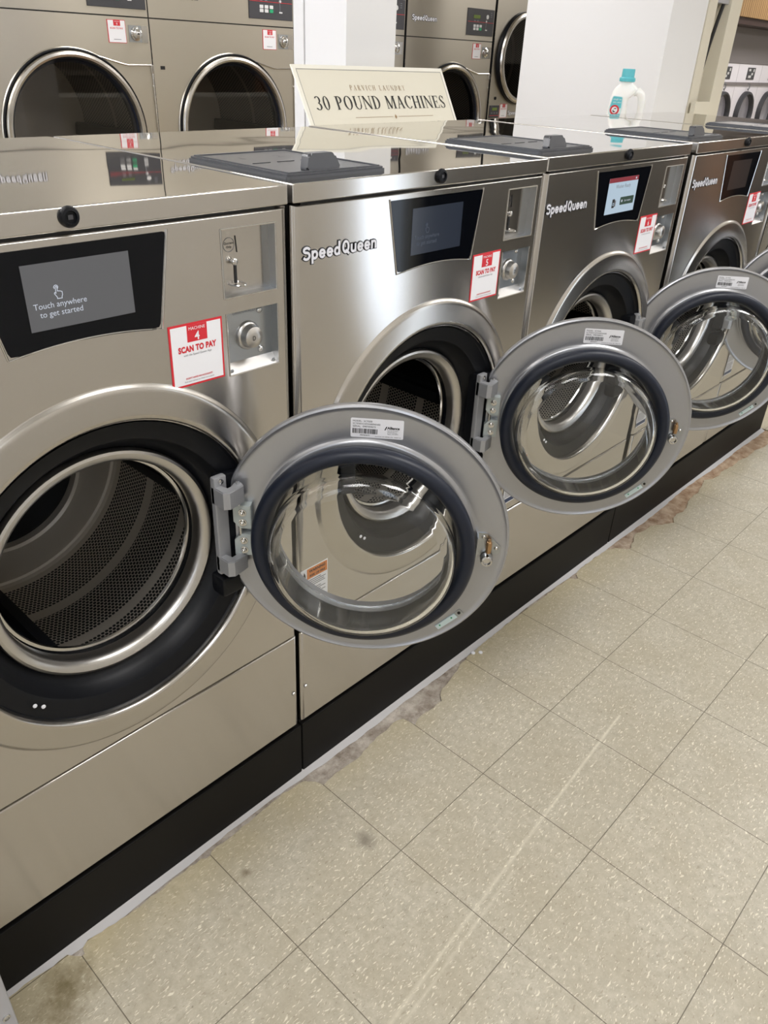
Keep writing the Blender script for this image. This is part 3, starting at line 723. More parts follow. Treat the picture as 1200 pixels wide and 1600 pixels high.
def data_label(serial):
    def f(mb):
        x0, x1, z0, z1 = -.0265, .0535, .1805, .2115; Y = -.0018
        xf = Matrix.Translation((0, 0, 0)); mb.prism(rrect(x0, x1, z0, z1, .002), 'white', front(0, Y + .0008, 0), .0008)
        def tx(s, size, x, z, **k): mb.text(s, size, 'ink', front(x, Y - .0004, z), 'LEFT', **k)
        tx('MODEL:  SCT030', .0040, x0 + .003, z1 - .0055); tx('SCT030VCAFXA009AN02', .0038, x0 + .003, z1 - .0098); tx('SERIAL:  ' + serial, .0040, x0 + .003, z1 - .0142)
        rnd = random.Random(serial); x = x0 + .003
        while x < x0 + .040:
            w = rnd.choice((.0005, .0009, .0014)); mb.box(x, x + w, Y - .0003, Y, z0 + .0065, z0 + .0145, 'ink'); x += w + rnd.choice((.0005, .0009))
        tx(serial, .0030, x0 + .014, z0 + .003)
        mb.sheet([(.0245, .1945), (.0262, .1945), (.0290, .2005), (.0273, .2005)], [], 'ink', front(0, Y - .0003, 0))
        tx('Alliance', .0058, .0290, .1965, offset=.0002); 
        for k, s in enumerate(('Laundry Systems', 'Shepard Street', 'Ripon, WI 54971')): tx(s, .0024, .0292, .1935 - .0028 * k)
        tx('COUNTRY OF ORIGIN: USA   MADE USA', .0022, .0105, z0 + .0022)
    return f
def latch(mb):
    mb.prism(round_poly([(.182, .0265), (.198, .0265), (.222, .002), (.219, -.012), (.182, -.016)], .004), 'zinc', front(0, -.0012, 0), .0022)
    mb.box(.1815, .1835, -.020, -.001, -.018, .026, 'zinc')
    mb.lathe([(.0046, -.010), (.0050, -.005), (.0050, .007), (.0040, .010), (.0025, .0105), (.0025, .0145), (0, .0145)], 'brass', (.2015, -.012, .006), 'z', 16)
    mb.lathe([(.0105, -.002), (.0105, -.010), (.009, -.0135), (.0065, -.0145), (.0055, -.011), (0, -.011)], 'chrome', (.2005, -.004, -.019), seg=24)
    for x, z in ((.1925, .0195), (.2145, -.0005)): mb.lathe([(.0036, -.003), (.0034, -.0045), (.002, -.006), (0, -.0063)], 'chrome', (x, 0, z), seg=12)
def lock_strip(mb):
    a = Vector((.130, -.173)); b = Vector((.1695, -.1345)); d = (b - a).normalized(); n = Vector((-d.y, d.x))
    def P(u, v): p = a + d * u + n * v; return (p.x, p.y)
    L = (b - a).length
    mb.prism([P(0, -.006), P(L * .78, -.006), P(L * .78, .004), P(0, .004)], 'pale_teal', front(0, -.0012, 0), .002, .0006)
    mb.prism([P(L * .82, -.005), P(L * 1.02, -.005), P(L * 1.02, .005), P(L * .82, .005)], 'zinc', front(0, -.0012, 0), .0015)
    for u, m, r in ((.15, 'green', .0016), (.62, 'green', .0016), (.92, 'ink', .0028)): x, z = P(L * u, 0); mb.lathe([(r, 0), (r, -.0006), (0, -.0006)], m, (x, -.0031, z), seg=12)
def hinge_clamp(mb, z0, z1, flip):
    out = [(-.212, z0), (-.183, z0), (-.183, z1), (-.212, z1)]
    if flip: out = [(-.207, z0), (-.183, z0), (-.183, z1), (-.201, z1), (-.212, z1 - .012), (-.212, z0)][1:] + [(-.212, z0)]
    else: out = [(-.201, z0), (-.183, z0), (-.183, z1), (-.212, z1), (-.212, z0 + .012)]
    mb.prism(out, 'clamp', front(0, -.001, 0), .015, .001)
    c = (z0 + z1) / 2
    for dz in (-.009, .009):
        mb.lathe([(.0066, -.0155), (.0066, -.0175), (.0046, -.0178), (.0044, -.021), (.0022, -.0212), (.0021, -.0245), (0, -.0248)], 'chrome', (-.1965, 0, c + dz), seg=14)
def hinge_pin(mb): mb.tube([(-.202, -.0125, -.074), (-.202, -.0125, .094)], .0032, 'chrome', 10)
def hinge_bracket(pin):
    px, py = pin
    def f(mb):
        zc = CZ + .010; zt, zb = zc + .087, zc - .076
        # back plate screwed to the washer and two arms that wrap round to the pin
        mb.box(px - .036, px - .012, -.006, .006, zb - .008, zt + .010, 'cast', .003)
        for z0, z1 in ((zt - .036, zt - .006), (zb, zb + .028)):
            outer = [(px - .036, .004), (px - .036, py - .010), (px - .027, py - .016), (px - .008, py - .0125), (px + .004, py - .0095), (px + .0075, py), (px + .004, py + .0075), (px - .004, py + .0065), (px - .012, py - .002), (px - .022, py - .0035), (px - .024, .004)]
            mb.prism(outer, 'cast', flat(0, 0, z0), z1 - z0, .0015)
        for z in (zt - .010 + .012, zb - .002): mb.lathe([(.0048, 0), (.0045, -.002), (.002, -.003), (0, -.003)], 'chrome', (px - .024, -.006, z), seg=12)
    return f

WX = {4: (0, 0), 5: (.6697, 0), 6: (1.3333, .002), 7: (2.0296, .002), 8: (2.6975, .003)}
DOORS = {4: (.668, -.166, -.886), 5: (.680, -.164, -.890), 6: (.726 - .018, -.1555, -.905), 7: (.690, -.160, -.895), 8: (.690, -.160, -.89)}
LBL = {4: (.4440, .9605, -.5), 5: (.4468, .9665, .2), 6: (.4530, .9685, 0), 7: (.4580, .9660, .5), 8: (.447, .966, 0)}
DESC = {4: 'stainless front-load washer with a grey lit screen, nearest the camera', 5: 'stainless front-load washer with a dim dark screen and a 5 on its sticker',
        6: 'stainless front-load washer with a bright white screen and a 6 on its sticker', 7: 'stainless front-load washer after the black gap, its screen dark and reflecting',
        8: 'stainless front-load washer at the far right edge, mostly cut off by the frame'}
SERIAL = {4: '0987004673', 5: '0987008471', 6: '0987004871', 7: '0987004512', 8: '0987004633'}
def washer(n):
    X, dz = WX[n]
    w = thing('washer', DESC[n], 'washing machine', (X, 0, dz), 0, 'row of stainless washers')
    for name, fn in (('cabinet', cabinet), ('front_panel', panel_upper), ('lower_panel', panel_lower), ('opening_bezel', bezel), ('door_seal', door_seal), ('opening_ring', chrome_ring)):
        part(name, fn, w, 'washer_' + name)
    l = part('lid', lid, w, 'washer_lid'); part('lid_lock', lid_lock, l, 'washer_lid_lock')
    d = part('dispenser_lid', dispenser, w, 'washer_disp', 'charcoal plastic detergent hatch'); part('handle', dispenser_handle, d, 'washer_disp_handle')
    t = part('drum', drum, w, 'washer_drum'); part('back_plate', drum_plate, t, 'washer_plate'); [part('lifter', lambda mb: lifter(mb, a), t, 'washer_lifter%.2f' % a) for a in (4.28, 4.28 + 2 * PI / 3, 4.28 + 4 * PI / 3)]; part('outer_tub', outer_tub, w, 'washer_tub')
    g = part('display', display_glass, w, 'washer_display', 'black glass control display'); part('display_frame', display_trim, g, 'washer_dtrim')
    part('screen', {4: screen_touch('lcd_grey', 'lcd_text'), 5: screen_touch('lcd_dim', 'lcd_textdim'), 6: screen_ready}.get(n, screen_off), g, 'screen%d' % min(n, 7))
    c = part('coin_slot', coin_slot, w, 'washer_coin'); part('coin_knob', coin_knob, c, 'washer_knob'); part('return_cup', coin_cup, c, 'washer_cup')
    v = part('coin_vault', vault_plate, w, 'washer_vault'); part('vault_lock', vault_lock, v, 'washer_vlock')
    part('nameplate', logo, w, 'washer_logo', 'raised silver lettering with dark edges')
    s = part('payment_sticker', pay_sticker(n), w, None, 'white sticker with a red border', (LBL[n][0], -.0002, LBL[n][1]))
    s.rotation_euler.y = math.radians(-LBL[n][2])
    part('warning_label', warn_label, w, 'washer_warn', 'white label with an orange warning band')
    dx, dy, th = DOORS[n]; e = (math.cos(th), math.sin(th)); nn = (math.sin(th), -math.cos(th))
    dr = part('door', door_leaf, w, 'washer_door', 'round steel door swung open', (dx, dy, CZ), th)
    part('gasket', door_gasket, dr, 'washer_gasket'); part('glass_bowl', door_glass, dr, 'washer_glass'); part('data_label', data_label(SERIAL[n]), dr)
    part('latch', latch, dr, 'washer_latch'); part('lock_strip', lock_strip, dr, 'washer_strip')
    part('hinge_clamp', lambda mb: hinge_clamp(mb, .010, .053, False), dr, 'washer_clamp1'); part('hinge_clamp', lambda mb: hinge_clamp(mb, -.041, -.001, True), dr, 'washer_clamp2')
    part('hinge_pin', hinge_pin, dr, 'washer_pin')
    pin = (dx - .202 * e[0] + .0125 * nn[0], dy - .202 * e[1] + .0125 * nn[1])
    part('hinge_bracket', hinge_bracket(pin), w)
for n in WX: washer(n)
for (a, b), lab in zip(((.003, .6690), (.6715, 2.0235), (2.026, 3.39)), ('black plinth under the nearest washer', 'black plinth under the second and third washers', 'black plinth under the last two washers, to the row end')):
    tag(part('plinth', lambda mb: mb.box(a, b, .001, .70, .0015, .1435, 'base', .003)), lab, 'plinth', 'black plinths')
# corner of the next machine at the left
t = thing('neighbouring_machine', 'grey painted machine, only its bottom corner with one screw showing at the lower left', 'machine', (-.66, -.1, 0))
part('cabinet', lambda mb: mb.box(0, .6585, 0, .80, 0, 1.19, 'greypanel', .004), t)
part('screw', lambda mb: mb.lathe([(.0062, 0), (.0058, -.002), (.0035, -.0032), (.003, -.001), (0, -.001)], 'chrome', (.646, .0, .102), seg=14), t)

# ------------------------------------------------------------------ dryers along the back wall
YD = 2.62; DW = .842
def pt(mb, pts, r, m): mb.tube(pts, r, m, 6)
def dryer_body(mb):
    xf = front(0, 0, 0)
    mb.sheet(rect(0, DW, .02, 1.4655), [circle(.445, 1.015, .300, 72)], 'dryer', xf); mb.sheet(rect(0, DW, 1.4705, 2.15), [], 'dryer', xf)
    mb.box(0.002, DW - .002, .008, .75, .02, 2.15, 'dark'); mb.bm.faces.ensure_lookup_table()
def dryer_shell(mb):
    mb.sheet(rect(.003, DW - .003, .02, 1.4655), [circle(.445, 1.015, .300, 72)], 'dryer', front(0, 0, 0))
    mb.sheet(rect(.003, DW - .003, 1.4705, 2.15), [], 'dryer', front(0, 0, 0))
    mb.poly([(.003, .003, 1.464), (DW - .003, .003, 1.464), (DW - .003, .003, 1.472), (.003, .003, 1.472)], 'dark')
    for x in (.001, DW - .001): mb.box(x - .001, x + .001, .0015, .74, .02, 2.15, 'dark')
    mb.box(0, DW, .74, .742, .02, 2.15, 'dark'); mb.box(0, DW, .0, .74, 2.148, 2.15, 'dryer')
def dryer_ring(mb):
    c = (.445, 0, 1.015)
    mb.lathe([(.334, .0), (.332, -.003), (.328, -.005)], 'dryer', c, seg=96)
    mb.lathe([(.331, .004), (.330, -.010), (.326, -.012), (.322, -.008)], 'black', c, seg=96)
    mb.lathe([(.322, -.002), (.321, -.016), (.316, -.024), (.306, -.026), (.298, -.022), (.2935, -.012), (.2925, -.004)], 'bezel', c, seg=96)
    mb.lathe([(.2925, -.004), (.288, .008), (.278, .012)], 'gasket', c, seg=96)
def dryer_glass(mb): mb.lathe([(.290, .004), (.20, .0035), (0, .003)], 'tinted', (.445, 0, 1.015), seg=64)
def dryer_basket(mb):
    mb.lathe([(.29, .05), (.335, .06), (.335, .58)], 'dryer_drum', (.445, 0, 1.015), seg=64); mb.lathe([(.335, .58), (.2, .58), (0, .58)], 'drum_back', (.445, 0, 1.015), seg=64)
    mb.lathe([(.299, .0), (.299, .05), (.29, .05)], 'black', (.445, 0, 1.015), seg=64)
    for a in (.6, 2.7, 4.8):
        xf = Matrix.Translation((.445, 0, 1.015)) @ Matrix.Rotation(a, 4, 'Y'); mb.box(-.03, .03, .08, .56, -.336, -.27, 'dark', .008, xf=xf)
def dryer_latch_edge(mb):
    # pressed lip of the loading-door panel, from the ring round to the right-hand edge and down
    pts = [(.570, 1.318), (.60, 1.312), (.65, 1.300), (.70, 1.289), (.72, 1.2865), (DW - .008, 1.288)]
    pt(mb, [(x, -.003, z) for x, z in pts], .0035, 'bezel'); pt(mb, [(DW - .006, -.003, 1.29), (DW - .004, -.003, .70)], .0045, 'bezel')
    mb.box(DW - .014, DW + .001, -.008, 0, 1.255, 1.288, 'bezel', .002)
    mb.lathe([(.006, 0), (.005, -.006), (0, -.008)], 'chrome', (DW + .004 - .012, 0, 1.205), seg=12)
def control_panel(mb):
    mb.prism(rect(.558, .832, 1.497, 1.640), 'darkgrey', front(0, 0, 0), .004, .001)
def control_marks(mb):
    Y = -.0045
    mb.box(.562, .829, Y - .0004, Y, 1.5685, 1.5705, 'red'); mb.prism(rrect(.618, .685, 1.588, 1.606, .002), 'lcd_display', front(0, Y, 0), .001)
    for r in range(2):
        for k in range(3): mb.prism(rrect(.622 + .031 * k, .644 + .031 * k, 1.525 + .0165 * r, 1.539 + .0165 * r, .002), 'green' if (r == 0 and k == 2) else 'keypad', front(0, Y, 0), .0015)
    mb.lathe([(.012, 0), (.012, -.002), (0, -.003)], 'keypad', (.760, Y, 1.600), seg=16); mb.lathe([(.007, 0), (0, -.001)], 'keypad', (.752, Y, 1.575), seg=12)
    mb.box(.748, .752, Y - .0006, Y, 1.53, 1.60, 'greyink'); mb.box(.745, .765, Y - .0008, Y, 1.526, 1.532, 'keypad')
    for k in range(3): mb.box(.79, .805, Y - .0006, Y, 1.60 + .01 * k, 1.604 + .01 * k, 'greyink')
    for k in range(2): mb.box(.625 + .03 * k, .64 + .03 * k, Y - .0006, Y, 1.572, 1.579, 'greyink')
def dryer_vault(mb):
    mb.prism(rect(.738, .830, 1.374, 1.437), 'zinc', front(0, 0, 0), .002); mb.poly([(.80, -.0022, 1.374), (.83, -.0022, 1.374), (.83, -.0022, 1.437), (.80, -.0022, 1.437)], 'chrome')
def dryer_vlock(mb):
    mb.lathe([(.028, -.002), (.027, -.008), (.021, -.011), (.02, -.016), (.012, -.020), (0, -.021)], 'chrome', (.772, 0, 1.406), seg=28); mb.lathe([(.004, 0), (0, -.0005)], 'ink', (.774, -.0212, 1.406), seg=8)
def dryer_logo(mb):
    for word, x0, ww in (('Speed', .043, .112), ('Queen', .157, .112)):
        fat_text(mb, word, x0, 1.5505, .0285, 'logo_edge', .0092, .0002, .0012, ww); fat_text(mb, word, x0, 1.5505, .0285, 'logo', .0050, -.0004, .0012, ww)
def dryer_sticker(num):
    def f(mb):
        w, h = .086, .085
        def q(a, b, c, d, m, z): mb.prism(rect(a, b, c, d), m, front(0, 0, 0), z)
        q(0, w, 0, h, 'red', .0008); q(.003, w - .002, .002, h - .002, 'white', .0012); q(.030, .062, h - .022, h - .002, 'red', .0015)
        mb.text('MACHINE', .005, 'white', front(.046, -.0018, h - .008)); mb.text(str(num), .014, 'white', front(.046, -.0018, h - .0205))
        mb.text('SCAN TO PAY', .009, 'red', front(w / 2, -.0015, h - .034), offset=.0002, width=.062); q(.025, .06, .012, .014, 'greyink', .0014)
    return f
def small_window(mb): mb.box(.040, .062, -.002, .001, 1.272, 1.286, 'ink')
DRY = [(1.2755, 9, 'large stainless tumble dryer with a round dark window, leftmost on the back wall'), (2.1175, 10, 'large stainless tumble dryer just left of the first white column'),
       (2.9625, 11, 'large stainless tumble dryer mostly hidden behind the white column'), (3.8175, 12, 'large stainless tumble dryer above the right end of the cream sign')]
for x, num, lab in DRY:
    d = thing('tumble_dryer', lab, 'dryer', (x, YD, 0), 0, 'tumble dryers on the back wall')
    part('body', dryer_shell, d, 'dryer_shell'); rg = part('door_ring', dryer_ring, d, 'dryer_ring'); part('door_glass', dryer_glass, rg, 'dryer_glass'); part('door_edge', dryer_latch_edge, d, 'dryer_edge')
    part('basket', dryer_basket, d, 'dryer_basket'); c = part('control_panel', control_panel, d, 'dryer_cp'); part('keypad', control_marks, c, 'dryer_marks')
    v = part('coin_vault', dryer_vault, d, 'dryer_vault'); part('vault_lock', dryer_vlock, v, 'dryer_vlock'); part('nameplate', dryer_logo, d, 'dryer_logo'); part('indicator_window', small_window, d, 'dryer_win')
    part('payment_sticker', dryer_sticker(num), d, None, 'white sticker with a red tab', (.638, -.0003, 1.369))
# stacked dryer: its upper door and the lower pocket's controls are in view
d = thing('stacked_dryer', 'stainless stacked dryer whose upper round door is cut by the white boxed column', 'dryer', (4.679, YD, 0))
SX, SZ, SR = .320, 1.379, .262
def stack_shell(mb):
    mb.sheet(rect(.003, DW - .003, .02, 2.15), [circle(SX, SZ, .235, 64)], 'dryer', front(0, 0, 0)); mb.box(-.0005, .0015, .0015, .74, .02, 2.15, 'dark'); mb.box(DW - .002, DW, .0015, .74, .02, 2.15, 'dark'); mb.box(0, DW, .74, .742, .02, 2.15, 'dark')
def stack_ring(mb):
    mb.lathe([(.275, 0), (.272, -.018), (.266, -.024)], 'black', (SX, 0, SZ), seg=80); mb.lathe([(.266, -.024), (.262, -.036), (.252, -.042), (.240, -.040), (.233, -.03), (.231, -.012)], 'bezel', (SX, 0, SZ), seg=80)
part('body', stack_shell, d); rg = part('door_ring', stack_ring, d)
part('door_glass', lambda mb: mb.lathe([(.232, -.014), (.1, -.015), (0, -.015)], 'tinted', (SX, 0, SZ), seg=48), rg)
part('basket', lambda mb: mb.lathe([(.236, 0), (.27, .06), (.27, .55), (0, .55)], 'dryer_drum', (SX, 0, SZ), seg=48), d)
c = part('control_panel', lambda mb: mb.prism(rect(.018, .126, 1.026, 1.102), 'darkgrey', front(0, 0, 0), .004, .001), d)
def stack_keys(mb):
    mb.prism(rect(.045, .10, 1.072, 1.088), 'lcd_display', front(0, -.004, 0), .001); mb.box(.02, .124, -.0046, -.004, 1.0395, 1.042, 'red')
    for k in range(3): mb.box(.035 + .03 * k, .05 + .03 * k, -.005, -.004, 1.052, 1.06, 'greyink')
part('keypad', stack_keys, c)
s = part('payment_sticker', dryer_sticker(13), d, None, 'white sticker with a red tab', (.136, -.0003, 1.025))
part('nameplate', dryer_logo, d, 'dryer_logo', None, (.19, 0, -.51))
part('lock', lambda mb: mb.lathe([(.010, 0), (.010, -.004), (0, -.006)], 'black', (.072, 0, 1.145), seg=14), d)

# far row of small white dryers under the slatted bulkhead
YS2 = 2.62
def sd_body(mb):
    mb.sheet(rect(.002, .613, .02, 1.43), [circle(.33, .985, .175, 48)], 'white_enamel', front(0, 0, 0))
    mb.box(0, .615, .6, .61, .02, 1.43, 'white_enamel'); mb.box(0, .002, .002, .6, .02, 1.43, 'white_enamel'); mb.box(.613, .615, .002, .6, .02, 1.43, 'white_enamel')
def sd_ring(mb): mb.lathe([(.205, .0), (.205, -.025), (.200, -.042), (.190, -.048), (.180, -.045), (.172, -.03), (.170, 0)], 'darkgrey', (.33, 0, .985), seg=48)
def sd_glass(mb): mb.lathe([(.171, -.01), (.1, -.012), (0, -.013)], 'pane', (.33, 0, .985), seg=32)
def sd_inside(mb): mb.lathe([(.174, 0), (.21, .05), (.21, .45), (0, .45)], 'white_enamel', (.33, 0, .985), seg=32)
def sd_panel(mb): mb.prism(rect(.235, .435, 1.295, 1.402), 'darkgrey', front(0, 0, 0), .004)
def sd_keys(mb):
    for x, z, w, h in ((.265, 1.37, .05, .02), (.275, 1.31, .07, .022), (.345, 1.335, .04, .02), (.38, 1.365, .03, .025)): mb.box(x, x + w, -.0055, -.004, z, z + h, 'keypad')
def sd_foot(mb): mb.box(.12, .56, -.06, 0, .74, .86, 'darkgrey', .01)
def sd_plate(mb): mb.box(.25, .43, -.063, -.059, .80, .84, 'white')
def sd_rail(mb): mb.box(0, .615, -.012, 0, 1.242, 1.270, 'grille', .002)
def sd_hook(mb): mb.tube([(.31, -.012, 1.255), (.31, -.03, 1.255), (.31, -.03, 1.215), (.295, -.03, 1.20), (.28, -.03, 1.212)], .006, 'zinc', 6)
for k, lab in enumerate(('first', 'second', 'third')):
    d = thing('small_dryer', 'small white dryer with a dark oval-looking door, %s from the cream post' % lab, 'dryer', (8.20 + .615 * k, YS2, 0), 0, 'far row of white dryers')
    part('body', sd_body, d, 'sd_body'); r_ = part('door_ring', sd_ring, d, 'sd_ring'); part('door_glass', sd_glass, r_, 'sd_glass'); part('drum', sd_inside, d, 'sd_in')
    c = part('control_panel', sd_panel, d, 'sd_panel'); part('keypad', sd_keys, c, 'sd_keys'); f = part('door_foot', sd_foot, d, 'sd_foot'); part('tag_plate', sd_plate, f, 'sd_plate')
    rl = part('rail', sd_rail, d, 'sd_rail'); part('hook', sd_hook, rl, 'sd_hook')
struct('trim_6', lambda mb: (mb.box(8.0, XR, YS2 - .005, YS2 + .2, 1.432, 1.735, 'grille', .002), mb.box(8.0, XR, YS2 - .2, YS2 + .2, 1.735, 1.79, 'brown', .003)), 'grey panels and brown soffit above the far white dryers')
struct('trim_7', lambda mb: mb.box(8.0, XR, YS2 - .22, YS2 + .2, 1.79, ZC, 'slats', .003), 'slatted wood bulkhead above the far white dryers')

# ------------------------------------------------------------------ sign on the ledge
LEAN = math.radians(29.4); SW, SH = .712, .2905
t = thing('table_sign', 'cream sign leaning back behind the washers, reading 30 POUND MACHINES', 'sign', (1.662, 1.0045, 1.0865))
SXF = Matrix.Rotation(-LEAN, 4, 'X')        # board upright then tipped back
def board(mb):
    xf = SXF @ front(0, .006, 0); mb.prism(rect(0, SW, 0, SH), 'signedge', xf, .005, .001); mb.prism(rect(.012, SW - .012, .012, SH - .012), 'sign', SXF @ front(0, .001, 0), .0006)
    for a, b, c, d in ((.014, SW - .014, SH - .0155, SH - .014), (.014, SW - .014, .014, .0155), (.014, .0152, .0155, SH - .0155), (SW - .0152, SW - .014, .0155, SH - .0155)): mb.prism(rect(a, b, c, d), 'greyink', SXF @ front(0, .0004, 0), .0003)
def ring_pts(cx, cy, rx, ry, a0, a1, n=18): return [(cx + rx * math.cos(a0 + (a1 - a0) * k / n), cy + ry * math.sin(a0 + (a1 - a0) * k / n)) for k in range(n + 1)]
def serif_text(mb, s, x, y, h, m, xf, width=None, gap=.12, bold=1.0):
    """roman capitals drawn as thick stems, hairlines, bowls and bracket serifs; heights in cap units"""
    T = .150 * bold; t = .042 * bold; sf = .036
    def R(a, b, c, d): return [(a, c), (b, c), (b, d), (a, d)]
    def stem(x0, w=T, top=1, bot=1): return [R(x0, x0 + w, 0, 1)] + ([R(x0 - .075, x0 + w + .075, 0, sf)] if bot else []) + ([R(x0 - .075, x0 + w + .075, 1 - sf, 1)] if top else [])
    def diag(xa, ya, xb, yb, w): return [[(xa - w / 2, ya), (xa + w / 2, ya), (xb + w / 2, yb), (xb - w / 2, yb)]]
    def bowl(cx, cy, rx, ry, a0, a1, wx=T, wy=t, n=18):
        o = ring_pts(cx, cy, rx, ry, a0, a1, n); i = ring_pts(cx, cy, rx - wx, ry - wy, a0, a1, n)
        return [[o[k], o[k + 1], i[k + 1], i[k]] for k in range(n)]
    def G(c):
        if c == 'I': return .30, stem(.075)
        if c == 'H': return .80, stem(.075) + stem(.575) + [R(.2, .6, .48, .48 + t)]
        if c == 'N': return .82, stem(.09, t * 1.3) + stem(.68, t * 1.3) + diag(.11, 1, .70, 0, T)
        if c == 'M': return .98, stem(.075, t * 1.3) + stem(.76, T) + diag(.12, 1, .45, .02, T) + diag(.44, .0, .78, 1, t * 1.5)
        if c == 'P': return .62, stem(.075) + bowl(.25, .735, .33, .265, -PI / 2, PI / 2) + [R(.2, .26, 1 - t, 1), R(.2, .26, .47, .47 + t)]
        if c == 'R': return .74, stem(.075) + bowl(.25, .745, .31, .255, -PI / 2, PI / 2) + [R(.2, .26, 1 - t, 1), R(.2, .30, .49, .49 + t)] + diag(.36, .5, .60, 0, T) + [R(.52, .76, 0, sf)]
        if c == 'D': return .78, stem(.075) + bowl(.27, .5, .45, .5, -PI / 2, PI / 2) + [R(.2, .28, 1 - t, 1), R(.2, .28, 0, t)]
        if c == 'O': return .80, bowl(.39, .5, .38, .52, 0, 2 * PI, n=32)
        if c == '0': return .58, bowl(.28, .5, .27, .51, 0, 2 * PI, wx=T * .9, n=30)
        if c == 'C': return .74, bowl(.40, .5, .39, .52, .75, 2 * PI - .75, n=26) + [R(.66, .66 + t * 1.3, .70, 1.0)]
        if c == 'U': return .78, [R(.075, .075 + T, .33, 1), R(0, .30, 1 - sf, 1), R(.64, .64 + t * 1.2, .33, 1), R(.56, .78, 1 - sf, 1)] + bowl(.383, .34, .308, .355, PI, 2 * PI, wx=T * .72)
        if c == 'A': return .76, diag(.10, 0, .38, 1, t * 1.6) + diag(.64, 0, .37, 1, T) + [R(.20, .54, .33, .33 + t), R(0, .20, 0, sf), R(.50, .78, 0, sf)]
        if c == 'V': return .76, diag(.37, 0, .12, 1, T) + diag(.38, 0, .64, 1, t * 1.6) + [R(0, .26, 1 - sf, 1), R(.54, .76, 1 - sf, 1)]
        if c == 'E': return .66, stem(.075) + [R(.2, .60, 1 - t, 1), R(.2, .62, 0, t), R(.2, .46, .49, .49 + t), R(.56, .56 + t, .80, 1), R(.58, .58 + t, 0, .22), R(.44, .44 + t, .38, .63)]
        if c == 'L': return .62, stem(.075) + [R(.2, .60, 0, t), R(.56, .56 + t, 0, .24)]
        if c == 'Y': return .74, [R(.295, .295 + T, 0, .46), R(.2, .54, 0, sf)] + diag(.37, .44, .13, 1, T) + diag(.37, .44, .62, 1, t * 1.6) + [R(0, .26, 1 - sf, 1), R(.52, .74, 1 - sf, 1)]
        if c == 'S': return .56, bowl(.27, .755, .23, .265, .35, PI * 1.5, wx=T * .72, n=16) + bowl(.27, .245, .26, .265, -PI * .62, PI / 2, wx=T * .72, n=16)[0:] + bowl(.27, .245, .26, .265, PI * 1.12, PI * 1.5, wx=T * .5, n=6) + diag(.44, .30, .12, .70, T) + [R(.46, .46 + t, .72, .98), R(.03, .03 + t, .02, .28)]
        if c == '3': return .56, bowl(.24, .745, .25, .265, -PI / 2, PI * .85, wx=T * .85, n=18) + bowl(.22, .26, .29, .27, -PI * .85, PI / 2, wx=T * .9, n=18)
        return .34, []
    adv = 0; items = []
    for c in s: w, g = G(c); items.append((adv, g)); adv += w + gap
    adv -= gap; sx = (width / adv) if width else h
    i = mb.mi(m)
    for a, g in items:
        for pl in g:
            q = [(x + (a + px) * sx, y + py * h) for px, py in pl]
            ar = sum(q[k][0] * q[(k + 1) % len(q)][1] - q[(k + 1) % len(q)][0] * q[k][1] for k in range(len(q)))
            if ar < 0: q = q[::-1]
            mb._f([mb.bm.verts.new(xf @ Vector((p[0], p[1], 0))) for p in q], i, False)
def lettering(mb):
    xf = SXF @ front(0, -.0008, 0)
    serif_text(mb, '30 POUND MACHINES', .047, SH - .1385, .0415, 'ink', xf, .624)
def small_print(mb):
    xf = SXF @ front(0, -.0008, 0)
    serif_text(mb, 'PARVICH LAUNDRY', .217, SH - .079, .0165, 'bronze', xf, .262, gap=.42, bold=.85)
    mb.poly([xf @ Vector(p) for p in ((.200, SH - .1655, 0), (.378, SH - .1655, 0), (.378, SH - .1642, 0), (.200, SH - .1642, 0))], 'bronze'); mb.poly([xf @ Vector(p) for p in ((.404, SH - .1655, 0), (.585, SH - .1655, 0), (.585, SH - .1642, 0), (.404, SH - .1642, 0))], 'bronze')
    mb.poly([xf @ Vector(p) for p in ((.391, SH - .173, 0), (.397, SH - .165, 0), (.391, SH - .157, 0), (.385, SH - .165, 0))], 'bronze')
part('board', board, t); part('headline', lettering, t, None, 'large black serif capitals'); part('small_print', small_print, t, None, 'small bronze capitals and ornament rule')
part('easel_leg', lambda mb: mb.prism([(.021, .022 / math.tan(LEAN) - .03), (.128, .20), (.134, .20), (.20, 0), (.192, 0), (.128, .185)][1:], 'sign', Matrix(((0, 0, 1, .33), (1, 0, 0, 0), (0, 1, 0, 0), (0, 0, 0, 1))), .06), t)

# ------------------------------------------------------------------ detergent bottle
t = thing('detergent_bottle', 'white detergent jug with a teal cap standing behind the third washer', 'bottle', (3.385, .96, 1.0865), math.radians(-61.95))
def body(mb):
    # stacked rounded sections: (z, x0, x1, half-depth)
    S = [(.0, -.050, .040, .028), (.004, -.054, .044, .032), (.06, -.052, .040, .034), (.10, -.049, .034, .034), (.14, -.046, .030, .033), (.165, -.044, .034, .031), (.185, -.040, .060, .028), (.200, -.033, .066, .025), (.212, -.022, .056, .022), (.220, -.014, .044, .0205), (.232, -.010, .040, .0205)]
    n = 28; rings = []; i = mb.mi('bottle')
    for z, a, b, h in S:
        cx, rx = (a + b) / 2, (b - a) / 2; row = []
        for k in range(n):
            t_ = 2 * PI * k / n; c, s_ = math.cos(t_), math.sin(t_); e = .62
            row.append(mb.bm.verts.new((cx + rx * math.copysign(abs(c) ** e, c), h * math.copysign(abs(s_) ** e, s_), z)))
        rings.append(row)
    for A, B in zip(rings, rings[1:]):
        for k in range(n): mb._f([A[k], A[(k + 1) % n], B[(k + 1) % n], B[k]], i)
    mb._f(rings[0][::-1], i); mb._f(rings[-1], i)
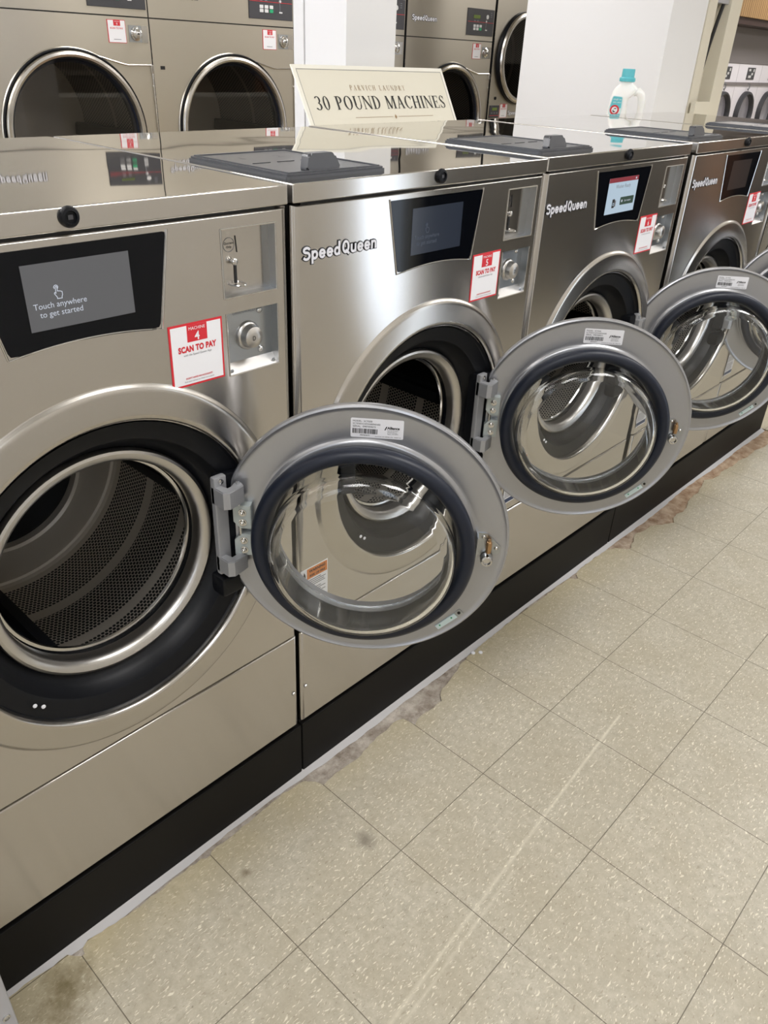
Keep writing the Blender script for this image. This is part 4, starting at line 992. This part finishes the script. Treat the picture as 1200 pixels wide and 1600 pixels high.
def handle(mb):
    P = [(.050, 0, .190), (.068, 0, .192), (.083, 0, .180), (.090, 0, .155), (.091, 0, .12), (.090, 0, .08), (.088, 0, .04), (.080, 0, .012), (.055, 0, .008), (.030, 0, .010)]
    mb.tube(P, [.016, .017, .0165, .0155, .0145, .014, .0145, .015, .014, .012], 'bottle', 12)
def cap(mb):
    mb.lathe([(.0, .2285), (.032, .2285), (.0335, .231), (.0335, .241), (.031, .244), (.027, .245), (.0262, .274), (.0245, .2765), (0, .2765)], 'teal', (.014, 0, 0), 'z', 32)
def jug_label(mb):
    def q(pts, m, d): mb.sheet(pts, [], m, front(0, -.0352 - d, 0))
    q(round_poly([(-.044, .084), (.008, .084), (.012, .13), (.008, .172), (-.034, .174), (-.043, .13)], .006), 'pale_teal', 0)
    q(round_poly([(-.040, .128), (.007, .126), (.006, .170), (-.032, .172)], .006), 'teal', .0006); q(round_poly([(-.043, .085), (.007, .085), (.006, .098), (-.042, .098)], .004), 'teal', .0006)
    mb.lathe([(.0195, 0), (.0175, 0)], 'red', (-.019, -.0366, .120), seg=32); mb.lathe([(.0190, 0), (0, 0)], 'red', (-.019, -.0364, .120), seg=32); mb.lathe([(.0125, 0), (0, 0)], 'white', (-.019, -.0368, .120), seg=32)
    xf = front(-.019, -.0371, .120)
    mb.sheet([(-.008, -.004), (-.004, -.009), (.004, -.008), (.003, -.005), (-.003, -.004), (-.005, .001), (.001, .006), (-.001, .008)], [], 'ink', xf); mb.sheet([(.0, .003), (.007, .004), (.006, .008), (.001, .007)], [], 'ink', xf)
    mb.text('tough on', .0095, 'white', front(-.013, -.0364, .158)); mb.text('odor, stains', .0090, 'white', front(-.013, -.0364, .147), width=.034)
part('jug_body', body, t); part('jug_handle', handle, t); part('cap', cap, t, None, 'teal screw cap'); part('jug_label', jug_label, t, None, 'teal and white front label with a round red badge')
# two crumbs of paper on the floor by the second plinth
for x, y, lab in ((1.260, -.021, 'tiny white paper crumb on the floor against the caulk strip'), (1.276, -.034, 'tiny white paper crumb on the tile, the one further from the plinth')):
    tag(part('paper_crumb', lambda mb: mb.lathe([(0, .0), (.006, .0), (.0055, .0025), (.002, .0035), (0, .0035)], 'white', (0, 0, 0), 'z', 9), None, None, None, (x, y, .0002 if x > 1.27 else .0)), lab, 'litter')
